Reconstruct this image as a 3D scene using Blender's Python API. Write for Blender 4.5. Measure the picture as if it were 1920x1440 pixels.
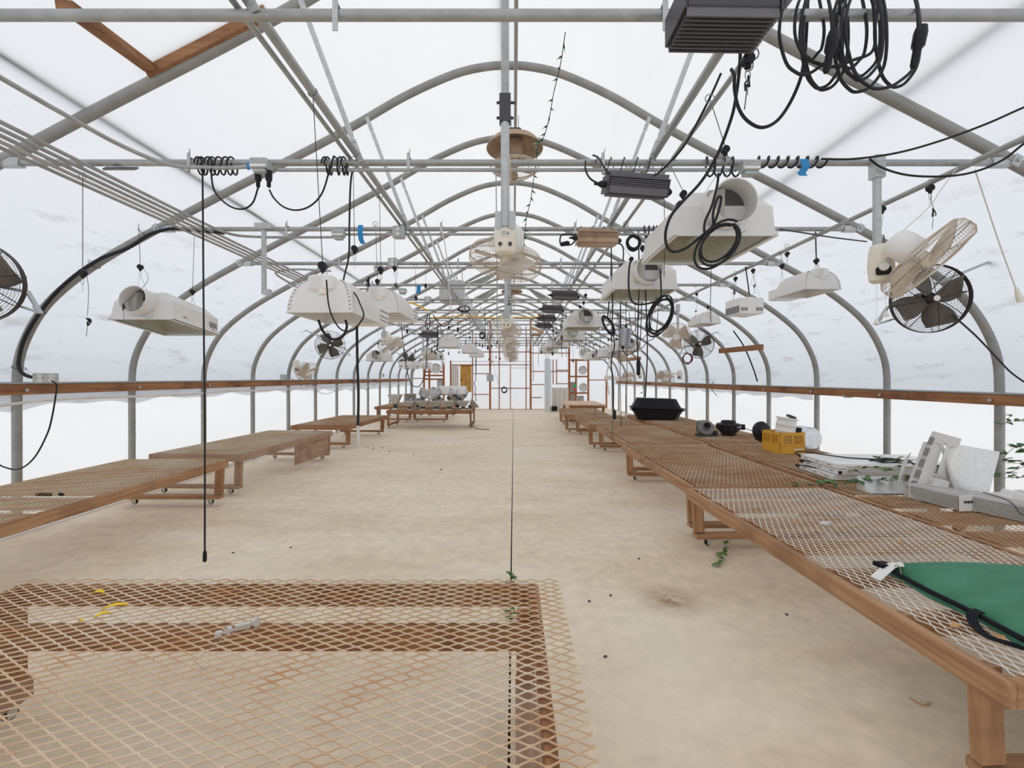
import bpy, math, random
from mathutils import Vector, Matrix, Euler
R = random.Random(7)
for o in list(bpy.data.objects): bpy.data.objects.remove(o)
scene = bpy.context.scene
COL = scene.collection
PI = math.pi

# ---------------------------------------------------------------- camera
FPX, VPX, VPY, EYE = 817.0, 963.0, 708.0, 1.45
cam_data = bpy.data.cameras.new('camera'); cam = bpy.data.objects.new('camera', cam_data); COL.objects.link(cam)
cam.location = (0, 0, EYE); cam.rotation_euler = (PI/2, 0, 0)
cam_data.sensor_fit = 'HORIZONTAL'; cam_data.sensor_width = 36.0
cam_data.lens = 36.0*FPX/1920.0
cam_data.shift_x = (960.0-VPX)/1920.0
cam_data.shift_y = (VPY-720.0)/1920.0
cam_data.clip_start = 0.05; cam_data.clip_end = 300
scene.camera = cam
# ---------------------------------------------------------------- world (even overcast sky) and exposure
world = bpy.data.worlds.new('overcast_sky'); scene.world = world; world.use_nodes = True
bgn = world.node_tree.nodes['Background']
wn = world.node_tree.nodes; wl = world.node_tree.links
wtc = wn.new('ShaderNodeTexCoord'); wsp = wn.new('ShaderNodeSeparateXYZ'); wmr = wn.new('ShaderNodeMapRange'); wrp = wn.new('ShaderNodeValToRGB')
wmr.inputs[1].default_value = -1; wmr.inputs[2].default_value = 1
wl.new(wtc.outputs['Generated'], wsp.inputs[0]); wl.new(wsp.outputs['Z'], wmr.inputs[0]); wl.new(wmr.outputs[0], wrp.inputs[0]); wl.new(wrp.outputs[0], bgn.inputs[0])
e = wrp.color_ramp.elements; e[0].position = .40; e[0].color = (.50,.51,.51,1); e[1].position = 1.0; e[1].color = (1,.995,.985,1)   # ground haze below, cloud brightening to the zenith
x_ = e.new(.5); x_.color = (.62,.66,.72,1)
bgn.inputs[1].default_value = 1.4
vs = scene.view_settings
vs.view_transform = 'Standard'; vs.look = 'None'; vs.gamma = 1.0; vs.use_curve_mapping = False
vs.exposure = 0.08

# ---------------------------------------------------------------- helpers
def P(u, v, Y):
    return Vector(((u-VPX)/FPX*Y, Y, EYE+(VPY-v)/FPX*Y))
def on_z(u, v, z):
    Y = (EYE-z)*FPX/(v-VPY); return P(u, v, Y)

def spline(pts, n=6):
    pts = [Vector(p) for p in pts]
    if len(pts) < 3: return pts
    out = []
    ext = [pts[0]*2-pts[1]] + pts + [pts[-1]*2-pts[-2]]
    for i in range(1, len(ext)-2):
        p0, p1, p2, p3 = ext[i-1], ext[i], ext[i+1], ext[i+2]
        for k in range(n):
            t = k/n
            out.append(0.5*((2*p1)+(p2-p0)*t+(2*p0-5*p1+4*p2-p3)*t*t+(3*p1-p0-3*p2+p3)*t**3))
    out.append(pts[-1])
    return out

class MB:
    def __init__(s, M=None):
        s.v = []; s.f = []; s.M = M or Matrix.Identity(4)
    def add(s, vs_, fs):
        b = len(s.v); s.v += [s.M @ Vector(p) for p in vs_]; s.f += [tuple(i+b for i in f) for f in fs]; return s
    def box(s, c, d, rot=None, ch=0.0):
        x, y, z = d[0]/2, d[1]/2, d[2]/2
        if ch <= 0:
            vv = [(-x,-y,-z),(x,-y,-z),(x,y,-z),(-x,y,-z),(-x,-y,z),(x,-y,z),(x,y,z),(-x,y,z)]
            ff = [(3,2,1,0),(4,5,6,7),(0,1,5,4),(1,2,6,5),(2,3,7,6),(3,0,4,7)]
        else:
            vv = []; ff = []
            def ring(zz, e):
                a, b = x-e, y-e
                return [(-a+ch,-b,zz),(a-ch,-b,zz),(a,-b+ch,zz),(a,b-ch,zz),(a-ch,b,zz),(-a+ch,b,zz),(-a,b-ch,zz),(-a,-b+ch,zz)]
            for zz, e in ((-z, ch),(-z+ch, 0),(z-ch, 0),(z, ch)): vv += ring(zz, e)
            ff.append(tuple(range(7,-1,-1))); ff.append(tuple(range(24,32)))
            for k in range(3):
                for i in range(8):
                    j = (i+1) % 8; ff.append((k*8+i, k*8+j, k*8+8+j, k*8+8+i))
        m = Matrix.Translation(c)
        if rot is not None: m = m @ (rot.to_4x4() if not isinstance(rot, (tuple, list)) else Euler(rot).to_matrix().to_4x4())
        return s.add([m @ Vector(p) for p in vv], ff)
    def bar(s, a, b, w, h, up=(0,0,1)):
        a = Vector(a); b = Vector(b); d = (b-a); L = d.length; d.normalize()
        up = Vector(up)
        if abs(d.dot(up)) > .99: up = Vector((0,1,0))
        sx = d.cross(up).normalized(); uz = sx.cross(d).normalized()
        m = Matrix((( d.x, sx.x, uz.x),( d.y, sx.y, uz.y),( d.z, sx.z, uz.z)))
        return s.box((a+b)/2, (L, w, h), m)
    def tube(s, pts, r, seg=8, cap=True, closed=False):
        pts = [Vector(p) for p in pts]; n = len(pts)
        rs = r if isinstance(r, (list, tuple)) else [r]*n
        vv = []; ff = []; nrm = None
        for i in range(n):
            if closed: t = pts[(i+1) % n]-pts[i-1]
            else: t = pts[min(i+1, n-1)]-pts[max(i-1, 0)]
            if t.length < 1e-9: t = Vector((0,0,1))
            t.normalize()
            if nrm is None:
                a = Vector((0,0,1)) if abs(t.z) < .9 else Vector((1,0,0))
                nrm = t.cross(a).normalized()
            else:
                nrm = (nrm - t*nrm.dot(t))
                if nrm.length < 1e-6: nrm = t.orthogonal()
                nrm.normalize()
            bn = t.cross(nrm)
            for k in range(seg):
                a = 2*PI*k/seg; vv.append(pts[i]+(nrm*math.cos(a)+bn*math.sin(a))*rs[i])
        m = n if closed else n-1
        for i in range(m):
            j = (i+1) % n
            for k in range(seg):
                l = (k+1) % seg; ff.append((i*seg+k, i*seg+l, j*seg+l, j*seg+k))
        if cap and not closed:
            ff.append(tuple(range(seg-1,-1,-1))); ff.append(tuple((n-1)*seg+k for k in range(seg)))
        return s.add(vv, ff)
    def lathe(s, prof, seg=24, M=None, c0=False, c1=False):   # prof: (r, z) about local z
        vv = []; ff = []; n = len(prof)
        for r, z in prof:
            for k in range(seg):
                a = 2*PI*k/seg; vv.append((r*math.cos(a), r*math.sin(a), z))
        for i in range(n-1):
            for k in range(seg):
                l = (k+1) % seg; ff.append((i*seg+k, i*seg+l, (i+1)*seg+l, (i+1)*seg+k))
        if c0: ff.append(tuple(range(seg-1,-1,-1)))
        if c1: ff.append(tuple((n-1)*seg+k for k in range(seg)))
        if M is not None: vv = [M @ Vector(p) for p in vv]
        return s.add(vv, ff)
    def ring(s, rad, z, r, n=32, seg=5, M=None):
        pts = [Vector((rad*math.cos(2*PI*k/n), rad*math.sin(2*PI*k/n), z)) for k in range(n)]
        if M is not None: pts = [M @ p for p in pts]
        return s.tube(pts, r, seg, closed=True)
    def loft(s, rings, cap0=True, cap1=True):
        n = len(rings[0]); vv = [p for r in rings for p in r]; ff = []
        for i in range(len(rings)-1):
            for k in range(n):
                l = (k+1) % n; ff.append((i*n+k, i*n+l, (i+1)*n+l, (i+1)*n+k))
        if cap0: ff.append(tuple(range(n-1,-1,-1)))
        if cap1: ff.append(tuple((len(rings)-1)*n+k for k in range(n)))
        return s.add(vv, ff)
    def mesh(s, name, m, smooth=False):
        me = bpy.data.meshes.new(name); me.from_pydata([tuple(p) for p in s.v], [], s.f)
        me.materials.append(m)
        if smooth:
            me.polygons.foreach_set('use_smooth', [True]*len(me.polygons))
            try: me.set_sharp_from_angle(angle=math.radians(42))
            except Exception: pass
        me.update(); return me
    def build(s, name, m, parent=None, smooth=False, world=False):
        if parent is None or world:
            if parent is None:
                xs = [p.x for p in s.v]; ys = [p.y for p in s.v]; zs = [p.z for p in s.v]
                loc = Vector(((min(xs)+max(xs))/2, (min(ys)+max(ys))/2, min(zs)))
            else: loc = Vector(parent.location)
            s.v = [p-loc for p in s.v]
        o = bpy.data.objects.new(name, s.mesh(name, m, smooth)); COL.objects.link(o)
        if parent is None: o.location = loc
        else: o.parent = parent
        return o

LABELS = set()
def tag(o, label, cat, group=None):
    o['label'] = label; o['category'] = cat
    if group: o['group'] = group
    return o
def thing(name, label, cat, loc=(0,0,0), rot=(0,0,0), group=None):
    o = bpy.data.objects.new(name, None); COL.objects.link(o); o.empty_display_size = .1
    o.location = loc; o.rotation_euler = rot
    return tag(o, label, cat, group)
def struct(o): o['kind'] = 'structure'; return o
def part(name, me, parent, loc=(0,0,0), rot=(0,0,0)):
    o = bpy.data.objects.new(name, me); COL.objects.link(o); o.parent = parent
    o.location = loc; o.rotation_euler = rot; return o
def kids(o): return [c for c in ALL(o)]
def ALL(o): return [c for c in bpy.data.objects if c.parent == o]
def dup(root, loc, rot=None, label=None, scale=None):
    r = root.copy(); COL.objects.link(r); r.location = loc
    if rot is not None: r.rotation_euler = rot
    if scale is not None: r.scale = scale
    if label: r['label'] = label
    for ch in ALL(root):
        c = ch.copy(); COL.objects.link(c); c.parent = r
        for g in ALL(ch):
            d = g.copy(); COL.objects.link(d); d.parent = c
    return r
ORD = ['first','second','third','fourth','fifth','sixth','seventh','eighth','ninth','tenth','eleventh','twelfth','thirteenth','fourteenth','fifteenth','sixteenth']

# ---------------------------------------------------------------- materials
def new_mat(name):
    m = bpy.data.materials.new(name); m.use_nodes = True
    nt = m.node_tree; b = nt.nodes['Principled BSDF']; return m, nt, b
def mat(name, c, rough=.5, metal=0.0, c2=None, scale=8.0, amt=(.4,.65), stretch=(1,1,1), bump=0.0, det=4.0, c3=None, scale3=2.0, amt3=(.5,.7)):
    LF = lambda q: None if q is None else tuple(1-(1-k)**1.28 for k in q)
    c, c2, c3 = LF(c), LF(c2), LF(c3)
    m, nt, b = new_mat(name)
    b.inputs['Base Color'].default_value = (*c, 1); b.inputs['Roughness'].default_value = rough; b.inputs['Metallic'].default_value = metal
    if max(c) < .12: b.inputs['Specular IOR Level'].default_value = .22
    if c2 is None and bump == 0: return m
    tc = nt.nodes.new('ShaderNodeTexCoord'); mp = nt.nodes.new('ShaderNodeMapping')
    mp.inputs['Scale'].default_value = stretch; nt.links.new(tc.outputs['Object'], mp.inputs[0])
    no = nt.nodes.new('ShaderNodeTexNoise'); no.inputs['Scale'].default_value = scale; no.inputs['Detail'].default_value = det; no.inputs['Roughness'].default_value = .6
    nt.links.new(mp.outputs[0], no.inputs['Vector'])
    if c2 is not None:
        rp = nt.nodes.new('ShaderNodeValToRGB'); rp.color_ramp.elements[0].position = amt[0]; rp.color_ramp.elements[1].position = amt[1]
        rp.color_ramp.elements[0].color = (*c, 1); rp.color_ramp.elements[1].color = (*c2, 1)
        nt.links.new(no.outputs['Fac'], rp.inputs[0]); out = rp.outputs[0]
        if c3 is not None:
            n3 = nt.nodes.new('ShaderNodeTexNoise'); n3.inputs['Scale'].default_value = scale3; n3.inputs['Detail'].default_value = 5
            nt.links.new(tc.outputs['Object'], n3.inputs['Vector'])
            r3 = nt.nodes.new('ShaderNodeMapRange'); r3.inputs[1].default_value = amt3[0]; r3.inputs[2].default_value = amt3[1]
            nt.links.new(n3.outputs['Fac'], r3.inputs[0])
            mx = nt.nodes.new('ShaderNodeMix'); mx.data_type = 'RGBA'; mx.inputs[7].default_value = (*c3, 1)
            nt.links.new(r3.outputs[0], mx.inputs[0]); nt.links.new(out, mx.inputs[6]); out = mx.outputs[2]
        nt.links.new(out, b.inputs['Base Color'])
    if bump > 0:
        bp = nt.nodes.new('ShaderNodeBump'); bp.inputs['Strength'].default_value = bump; bp.inputs['Distance'].default_value = .004
        nt.links.new(no.outputs['Fac'], bp.inputs['Height']); nt.links.new(bp.outputs[0], b.inputs['Normal'])
    return m
def wood(name, ax, c, c2, c3, rough=.75, sc3=2.5, amt3=(.55,.75)):
    st = [34, 34, 34]; st[ax] = 1.5
    return mat(name, c, rough, 0, c2, 1.0, (.36,.60), tuple(st), .5, 6, c3, sc3, amt3)

galv = mat('galvanised_steel', (.29,.295,.29), .42, .5, (.37,.375,.375), 14, (.35,.7))
galv2 = mat('bright_galvanised', (.40,.415,.42), .4, .5, (.46,.475,.48), 30, (.4,.6))
archm = mat('arch_steel', (.235,.235,.22), .5, .3, (.31,.31,.295), 6, (.35,.7), c3=(.30,.25,.20), scale3=5, amt3=(.6,.8))
WR, WR2, WR3 = (.20,.085,.036), (.31,.15,.07), (.12,.047,.022)
woodX = wood('wood_red_x', 0, WR, WR2, WR3); woodY = wood('wood_red_y', 1, WR, WR2, WR3); woodZ = wood('wood_red_z', 2, WR, WR2, WR3)
GR, GR2, GR3 = (.27,.165,.105), (.36,.235,.165), (.20,.115,.075)
gwoodX = wood('wood_grey_x', 0, GR, GR2, GR3); gwoodY = wood('wood_grey_y', 1, GR, GR2, GR3); gwoodZ = wood('wood_grey_z', 2, GR, GR2, GR3)
BR, BR2, BR3 = (.26,.125,.06), (.40,.22,.11), (.17,.075,.035)
bwoodX = wood('bench_wood_x', 0, BR, BR2, BR3); bwoodY = wood('bench_wood_y', 1, BR, BR2, BR3); bwoodZ = wood('bench_wood_z', 2, BR, BR2, BR3)
railm = wood('rail_wood', 1, (.21,.085,.035), (.33,.15,.065), (.10,.04,.02), sc3=1.5, amt3=(.5,.7))
studm = mat('stud_wood', (.27,.085,.026), .75, 0, (.35,.125,.045), 9, (.4,.6))
meshm = mat('rusty_mesh', (.60,.43,.28), .65, .1, (.48,.23,.09), 5, (.45,.72), bump=0, c3=(.68,.56,.43), scale3=1.6, amt3=(.5,.72))
meshw = mat('pale_mesh', (.68,.60,.50), .6, .1, (.50,.31,.17), 4, (.55,.8), c3=(.74,.69,.61), scale3=1.3, amt3=(.4,.65))
meshb = mat('brown_mesh', (.46,.33,.215), .7, .05, (.36,.19,.085), 3, (.4,.65), c3=(.56,.45,.33), scale3=1.2, amt3=(.45,.7))
whitem = mat('white_enamel', (.70,.68,.66), .42, 0, (.60,.56,.53), 3.5, (.5,.8))
whitec = mat('white_plastic', (.80,.79,.77), .4, 0, (.74,.71,.67), 6, (.45,.75))
creamm = mat('cream_plastic', (.78,.72,.60), .42, 0, (.70,.60,.44), 5, (.5,.8))
tanm = mat('dusty_wire', (.56,.47,.38), .6, .1, (.42,.32,.23), 9, (.45,.7))
tanblade = mat('dusty_blade', (.62,.55,.47), .6, 0, (.46,.37,.28), 4, (.4,.7))
brownm = mat('rust_dome', (.40,.29,.20), .65, .1, (.29,.19,.12), 5, (.4,.65))
blackm = mat('black_rubber', (.018,.018,.02), .5)
blackp = mat('black_plastic', (.012,.012,.014), .38)
darkwire = mat('dark_wire', (.045,.036,.034), .45, .3)
bladed = mat('dark_blade', (.17,.15,.125), .55, .3, (.11,.095,.08), 6, (.4,.6))
finm = mat('grey_fins', (.125,.12,.13), .45, .5)
find = mat('grey_dark', (.07,.068,.073), .5, .4)
bronzem = mat('bronze_fins', (.36,.235,.155), .4, .5, (.44,.31,.22), 9, (.4,.6))
lightfin = mat('pale_fins', (.66,.64,.61), .45, .1, (.56,.53,.49), 6, (.45,.7))
fincore = mat('fin_gap_shade', (.24,.23,.22), .6)  # ballast core darkened to paint shade between the pale fins
bluem = mat('blue_tape', (.012,.19,.46), .55)
yellowm = mat('yellow_cable', (.78,.40,.03), .5)
orangem = mat('orange_paint', (.55,.17,.05), .6)
redm = mat('red_plastic', (.55,.03,.03), .45)
greenp = mat('green_plastic', (.03,.35,.12), .5)
greenw = mat('green_wire', (.012,.055,.035), .5)
bulbm = mat('green_bulb', (.28,.50,.40), .25)
ropem = mat('white_cord', (.62,.59,.53), .7)
wirem = mat('hanger_wire', (.30,.30,.29), .4, .6)
cratem = mat('yellow_crate', (.63,.30,.022), .45, 0, (.52,.22,.02), 6, (.5,.75))
alum = mat('hammered_aluminium', (.70,.70,.69), .28, .8, (.63,.625,.61), 40, (.4,.65), bump=.15)
alumd = mat('dull_aluminium', (.56,.55,.53), .35, .45, (.45,.43,.40), 6, (.4,.7))
ductm = mat('duct_steel', (.55,.60,.64), .3, .75, (.68,.71,.74), 18, (.4,.6))
boxm = mat('junction_box', (.36,.38,.375), .5, .4, (.45,.47,.465), 12, (.4,.7))
outletm = mat('outlet_white', (.72,.71,.68), .4)
socketm = mat('socket_dark', (.05,.05,.05), .5)
innerd = mat('inside_shade', (.09,.088,.082), .7)
innerg = mat('inside_reflector', (.42,.40,.37), .45, .3)
labelm = mat('paper_label', (.78,.76,.73), .6)
printm = mat('print_grey', (.22,.21,.21), .7)
printk = mat('print_black', (.03,.03,.035), .6)
insertm = mat('dimpled_insert', (.44,.385,.27), .45, .35, (.30,.26,.17), 60, (.4,.6))
greenf = mat('green_fabric', (.035,.155,.085), .75, 0, (.05,.195,.115), 3.5, (.4,.65), (1,4,1), .5)
strapm = mat('black_strap', (.007,.008,.012), .8)
leafm = mat('leaf_green', (.055,.135,.03), .55, 0, (.10,.20,.05), 9, (.4,.6))
leafm2 = mat('leaf_dark', (.035,.085,.028), .5, 0, (.06,.12,.04), 9, (.4,.6))
stemm = mat('vine_stem', (.14,.16,.06), .6)
yleaf = mat('yellow_leaf', (.86,.53,.02), .6)
dryleaf = mat('dry_leaf', (.50,.26,.11), .8)
plym = mat('plywood', (.33,.15,.028), .6, 0, (.55,.31,.07), 3.5, (.35,.7), (2,2,1), 0, 6, (.66,.43,.15), 2.2, (.55,.75))
greypanel = mat('grey_panel', (.62,.585,.55), .7, 0, (.55,.51,.47), 5)
tanki = mat('cream_panel', (.70,.67,.61), .5, 0, (.62,.58,.51), 4)
heater = mat('heater_grey', (.45,.46,.45), .5, .2)
pvcm = mat('pvc_pipe', (.74,.70,.66), .5, 0, (.62,.54,.47), 5)
greenvent = mat('sagging_film', (.20,.23,.20), .7, 0, (.30,.33,.30), 5)

def glass_mat():
    m = bpy.data.materials.new('lamp_glass'); m.use_nodes = True; nt = m.node_tree; nt.nodes.clear()
    o = nt.nodes.new('ShaderNodeOutputMaterial'); t = nt.nodes.new('ShaderNodeBsdfTransparent'); t.inputs[0].default_value = (.80,.84,.76,1)
    g = nt.nodes.new('ShaderNodeBsdfGlossy'); g.inputs['Roughness'].default_value = .12; g.inputs[0].default_value = (.9,.9,.9,1)
    d = nt.nodes.new('ShaderNodeBsdfDiffuse'); d.inputs[0].default_value = (.55,.55,.47,1)
    a = nt.nodes.new('ShaderNodeMixShader'); a.inputs[0].default_value = .12
    b = nt.nodes.new('ShaderNodeMixShader'); b.inputs[0].default_value = .25
    nt.links.new(t.outputs[0], a.inputs[1]); nt.links.new(g.outputs[0], a.inputs[2])
    nt.links.new(a.outputs[0], b.inputs[1]); nt.links.new(d.outputs[0], b.inputs[2]); nt.links.new(b.outputs[0], o.inputs[0]); return m
glassm = glass_mat()

def film_mat(name, tcol, dirt=0.0, zlo=1.25, zhi=2.0, dmix=.2, veil=None):
    m = bpy.data.materials.new(name); m.use_nodes = True; nt = m.node_tree; nt.nodes.clear()
    L = nt.links.new
    out = nt.nodes.new('ShaderNodeOutputMaterial'); tr = nt.nodes.new('ShaderNodeBsdfTranslucent'); df = nt.nodes.new('ShaderNodeBsdfDiffuse')
    mx = nt.nodes.new('ShaderNodeMixShader'); mx.inputs[0].default_value = dmix
    df.inputs[0].default_value = (.75,.76,.78,1)
    tc = nt.nodes.new('ShaderNodeTexCoord'); mp = nt.nodes.new('ShaderNodeMapping'); mp.inputs['Scale'].default_value = (1,.5,1.6)
    L(tc.outputs['Object'], mp.inputs[0])
    n1 = nt.nodes.new('ShaderNodeTexNoise'); n1.inputs['Scale'].default_value = 1.1; n1.inputs['Detail'].default_value = 7; n1.inputs['Roughness'].default_value = .65
    L(mp.outputs[0], n1.inputs['Vector'])
    r1 = nt.nodes.new('ShaderNodeValToRGB'); r1.color_ramp.elements[0].position = .25; r1.color_ramp.elements[1].position = .6
    r1.color_ramp.elements[0].color = (tcol[0]*.94, tcol[1]*.945, tcol[2]*.95, 1); r1.color_ramp.elements[1].color = (*tcol, 1)
    L(n1.outputs['Fac'], r1.inputs[0])
    # mildew specks and streaks
    mp2 = nt.nodes.new('ShaderNodeMapping'); mp2.inputs['Scale'].default_value = (2, 1.3, 6); L(tc.outputs['Object'], mp2.inputs[0])
    n2 = nt.nodes.new('ShaderNodeTexNoise'); n2.inputs['Scale'].default_value = 1.3; n2.inputs['Detail'].default_value = 9; n2.inputs['Roughness'].default_value = .75
    L(mp2.outputs[0], n2.inputs['Vector'])
    r2 = nt.nodes.new('ShaderNodeMapRange'); r2.inputs[1].default_value = .55; r2.inputs[2].default_value = .74; L(n2.outputs['Fac'], r2.inputs[0])
    sp = nt.nodes.new('ShaderNodeSeparateXYZ'); L(tc.outputs['Object'], sp.inputs[0])
    r3 = nt.nodes.new('ShaderNodeMapRange'); r3.inputs[1].default_value = zhi; r3.inputs[2].default_value = zlo; r3.inputs[3].default_value = .06; r3.inputs[4].default_value = 1
    L(sp.outputs['Z'], r3.inputs[0])
    mu = nt.nodes.new('ShaderNodeMath'); mu.operation = 'MULTIPLY'; L(r2.outputs[0], mu.inputs[0]); L(r3.outputs[0], mu.inputs[1])
    mu2 = nt.nodes.new('ShaderNodeMath'); mu2.operation = 'MULTIPLY'; mu2.inputs[1].default_value = dirt; L(mu.outputs[0], mu2.inputs[0])
    cm = nt.nodes.new('ShaderNodeMix'); cm.data_type = 'RGBA'; cm.inputs[7].default_value = (.33,.31,.30,1)
    base = r1.outputs[0]
    if veil:   # blue-grey tint that grows towards the lower part of the curve, broken up by noise
        rv = nt.nodes.new('ShaderNodeMapRange'); rv.inputs[1].default_value = 2.75; rv.inputs[2].default_value = 1.5; rv.inputs[4].default_value = 1.0; L(sp.outputs['Z'], rv.inputs[0])
        nv = nt.nodes.new('ShaderNodeMapRange'); nv.inputs[1].default_value = .3; nv.inputs[2].default_value = .62; nv.inputs[3].default_value = .8; L(n1.outputs['Fac'], nv.inputs[0])
        mv = nt.nodes.new('ShaderNodeMath'); mv.operation = 'MULTIPLY'; L(rv.outputs[0], mv.inputs[0]); L(nv.outputs[0], mv.inputs[1])
        cv = nt.nodes.new('ShaderNodeMix'); cv.data_type = 'RGBA'; cv.inputs[7].default_value = (*veil, 1); L(mv.outputs[0], cv.inputs[0]); L(base, cv.inputs[6]); base = cv.outputs[2]
    L(mu2.outputs[0], cm.inputs[0]); L(base, cm.inputs[6]); L(cm.outputs[2], tr.inputs[0])
    L(tr.outputs[0], mx.inputs[1]); L(df.outputs[0], mx.inputs[2]); L(mx.outputs[0], out.inputs[0]); return m
film_roof = film_mat('roof_film', (.83,.832,.838), .8, 1.3, 1.95, veil=(.70,.725,.77))
film_low = film_mat('sidewall_film', (.99,.99,.99), .10, -1, 1, .06)
film_end = film_mat('endwall_film', (.93,.935,.95), .35, -.2, 1.6)
film_hem = film_mat('hem_film', (.72,.73,.75), .7, .4, 1.4)

def concrete():
    m, nt, b = new_mat('concrete'); L = nt.links.new
    b.inputs['Roughness'].default_value = .62
    tc = nt.nodes.new('ShaderNodeTexCoord')
    mp = nt.nodes.new('ShaderNodeMapping'); mp.inputs['Scale'].default_value = (.45, 1.2, 1); L(tc.outputs['Object'], mp.inputs[0])
    n1 = nt.nodes.new('ShaderNodeTexNoise'); n1.inputs['Scale'].default_value = 1.3; n1.inputs['Detail'].default_value = 8; n1.inputs['Roughness'].default_value = .62; L(mp.outputs[0], n1.inputs['Vector'])
    r1 = nt.nodes.new('ShaderNodeValToRGB'); e = r1.color_ramp.elements; e[0].position = .3; e[1].position = .68
    e[0].color = (.74,.59,.43,1); e[1].color = (.90,.78,.62,1); x = e.new(.5); x.color = (.84,.705,.535,1)
    L(n1.outputs['Fac'], r1.inputs[0])
    n2 = nt.nodes.new('ShaderNodeTexNoise'); n2.inputs['Scale'].default_value = 9; n2.inputs['Detail'].default_value = 9; n2.inputs['Roughness'].default_value = .7; L(tc.outputs['Object'], n2.inputs['Vector'])
    r2 = nt.nodes.new('ShaderNodeMapRange'); r2.inputs[1].default_value = .35; r2.inputs[2].default_value = .7; r2.inputs[3].default_value = .86; r2.inputs[4].default_value = 1.08; L(n2.outputs['Fac'], r2.inputs[0])
    mx = nt.nodes.new('ShaderNodeMix'); mx.data_type = 'RGBA'; mx.blend_type = 'MULTIPLY'; mx.inputs[0].default_value = 1
    L(r1.outputs[0], mx.inputs[6]); L(r2.outputs[0], mx.inputs[7])
    # grey whitish wash patches, brown stains, fine dark scratches
    n3 = nt.nodes.new('ShaderNodeTexNoise'); n3.inputs['Scale'].default_value = .55; n3.inputs['Detail'].default_value = 6; L(tc.outputs['Object'], n3.inputs['Vector'])
    r3 = nt.nodes.new('ShaderNodeMapRange'); r3.inputs[1].default_value = .52; r3.inputs[2].default_value = .72; r3.inputs[4].default_value = .6; L(n3.outputs['Fac'], r3.inputs[0])
    m3 = nt.nodes.new('ShaderNodeMix'); m3.data_type = 'RGBA'; m3.inputs[7].default_value = (.87,.785,.67,1); L(r3.outputs[0], m3.inputs[0]); L(mx.outputs[2], m3.inputs[6])
    n4 = nt.nodes.new('ShaderNodeTexNoise'); n4.inputs['Scale'].default_value = 2.1; n4.inputs['Detail'].default_value = 10; n4.inputs['Roughness'].default_value = .8; L(tc.outputs['Object'], n4.inputs['Vector'])
    r4 = nt.nodes.new('ShaderNodeMapRange'); r4.inputs[1].default_value = .66; r4.inputs[2].default_value = .82; r4.inputs[4].default_value = .7; L(n4.outputs['Fac'], r4.inputs[0])
    m4 = nt.nodes.new('ShaderNodeMix'); m4.data_type = 'RGBA'; m4.inputs[7].default_value = (.40,.29,.185,1); L(r4.outputs[0], m4.inputs[0]); L(m3.outputs[2], m4.inputs[6])
    # one dirt spot near the benches
    vm = nt.nodes.new('ShaderNodeVectorMath'); vm.operation = 'DISTANCE'; vm.inputs[1].default_value = (1.02, 2.84, 0)
    ws = nt.nodes.new('ShaderNodeNewGeometry'); L(ws.outputs['Position'], vm.inputs[0])
    r5 = nt.nodes.new('ShaderNodeMapRange'); r5.inputs[1].default_value = .24; r5.inputs[2].default_value = .0; L(vm.outputs['Value'], r5.inputs[0])
    r6 = nt.nodes.new('ShaderNodeMapRange'); r6.inputs[1].default_value = .36; r6.inputs[2].default_value = .55; r6.inputs[4].default_value = 1.0; L(n2.outputs['Fac'], r6.inputs[0])
    mm = nt.nodes.new('ShaderNodeMath'); mm.operation = 'MULTIPLY'; L(r5.outputs[0], mm.inputs[0]); L(r6.outputs[0], mm.inputs[1])
    m5 = nt.nodes.new('ShaderNodeMix'); m5.data_type = 'RGBA'; m5.inputs[7].default_value = (.30,.19,.10,1); L(mm.outputs[0], m5.inputs[0]); L(m4.outputs[2], m5.inputs[6])
    L(m5.outputs[2], b.inputs['Base Color'])
    bp = nt.nodes.new('ShaderNodeBump'); bp.inputs['Strength'].default_value = .15; bp.inputs['Distance'].default_value = .01; L(n2.outputs['Fac'], bp.inputs['Height']); L(bp.outputs[0], b.inputs['Normal'])
    return m
concm = concrete()
jointm = mat('joint_dark', (.03,.027,.022), .9)

# ================================================================ SETTING
XC, HW = -0.05, 4.566
Y0, SP = 4.05, 1.22
YB = 19.9          # end wall
YF = -1.5          # near end
half = [(HW,0),(HW,.75),(HW,1.35),(4.545,1.62),(4.46,1.86),(4.31,2.10),(4.08,2.32),(3.74,2.56),(3.28,2.82),(2.6,3.18),(1.88,3.55),(1.4,3.81),(.95,4.07),(.5,4.27),(.2,4.34),(0,4.35)]
prof = [Vector((-x,0,z)) for x,z in half] + [Vector((x,0,z)) for x,z in reversed(half[:-1])]
prof = spline(prof, 4)
def prof_at(x):   # roof height above offset x from centre
    best = min(prof[8:-8], key=lambda p: abs(p.x-x)); return best.z

# floor: cast slabs with a wide centre joint and sawn cross joints
fl = struct(MB().box((0, 9.2, -.06), (11, 23, .08)).build('floor', jointm))
JX = -0.018
rows = [-2.2, 5.27, 10.4, 15.5, 20.4]
for i in range(4):
    for sx in (0, 1):
        x0, x1 = (-5.2, JX-.005) if sx == 0 else (JX+.005, 5.2)
        y0, y1 = rows[i]+.001, rows[i+1]-.001
        m = MB().box(((x0+x1)/2, (y0+y1)/2, -.01), (x1-x0, y1-y0, .02))
        m.build('slab', concm, fl, world=True)

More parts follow.
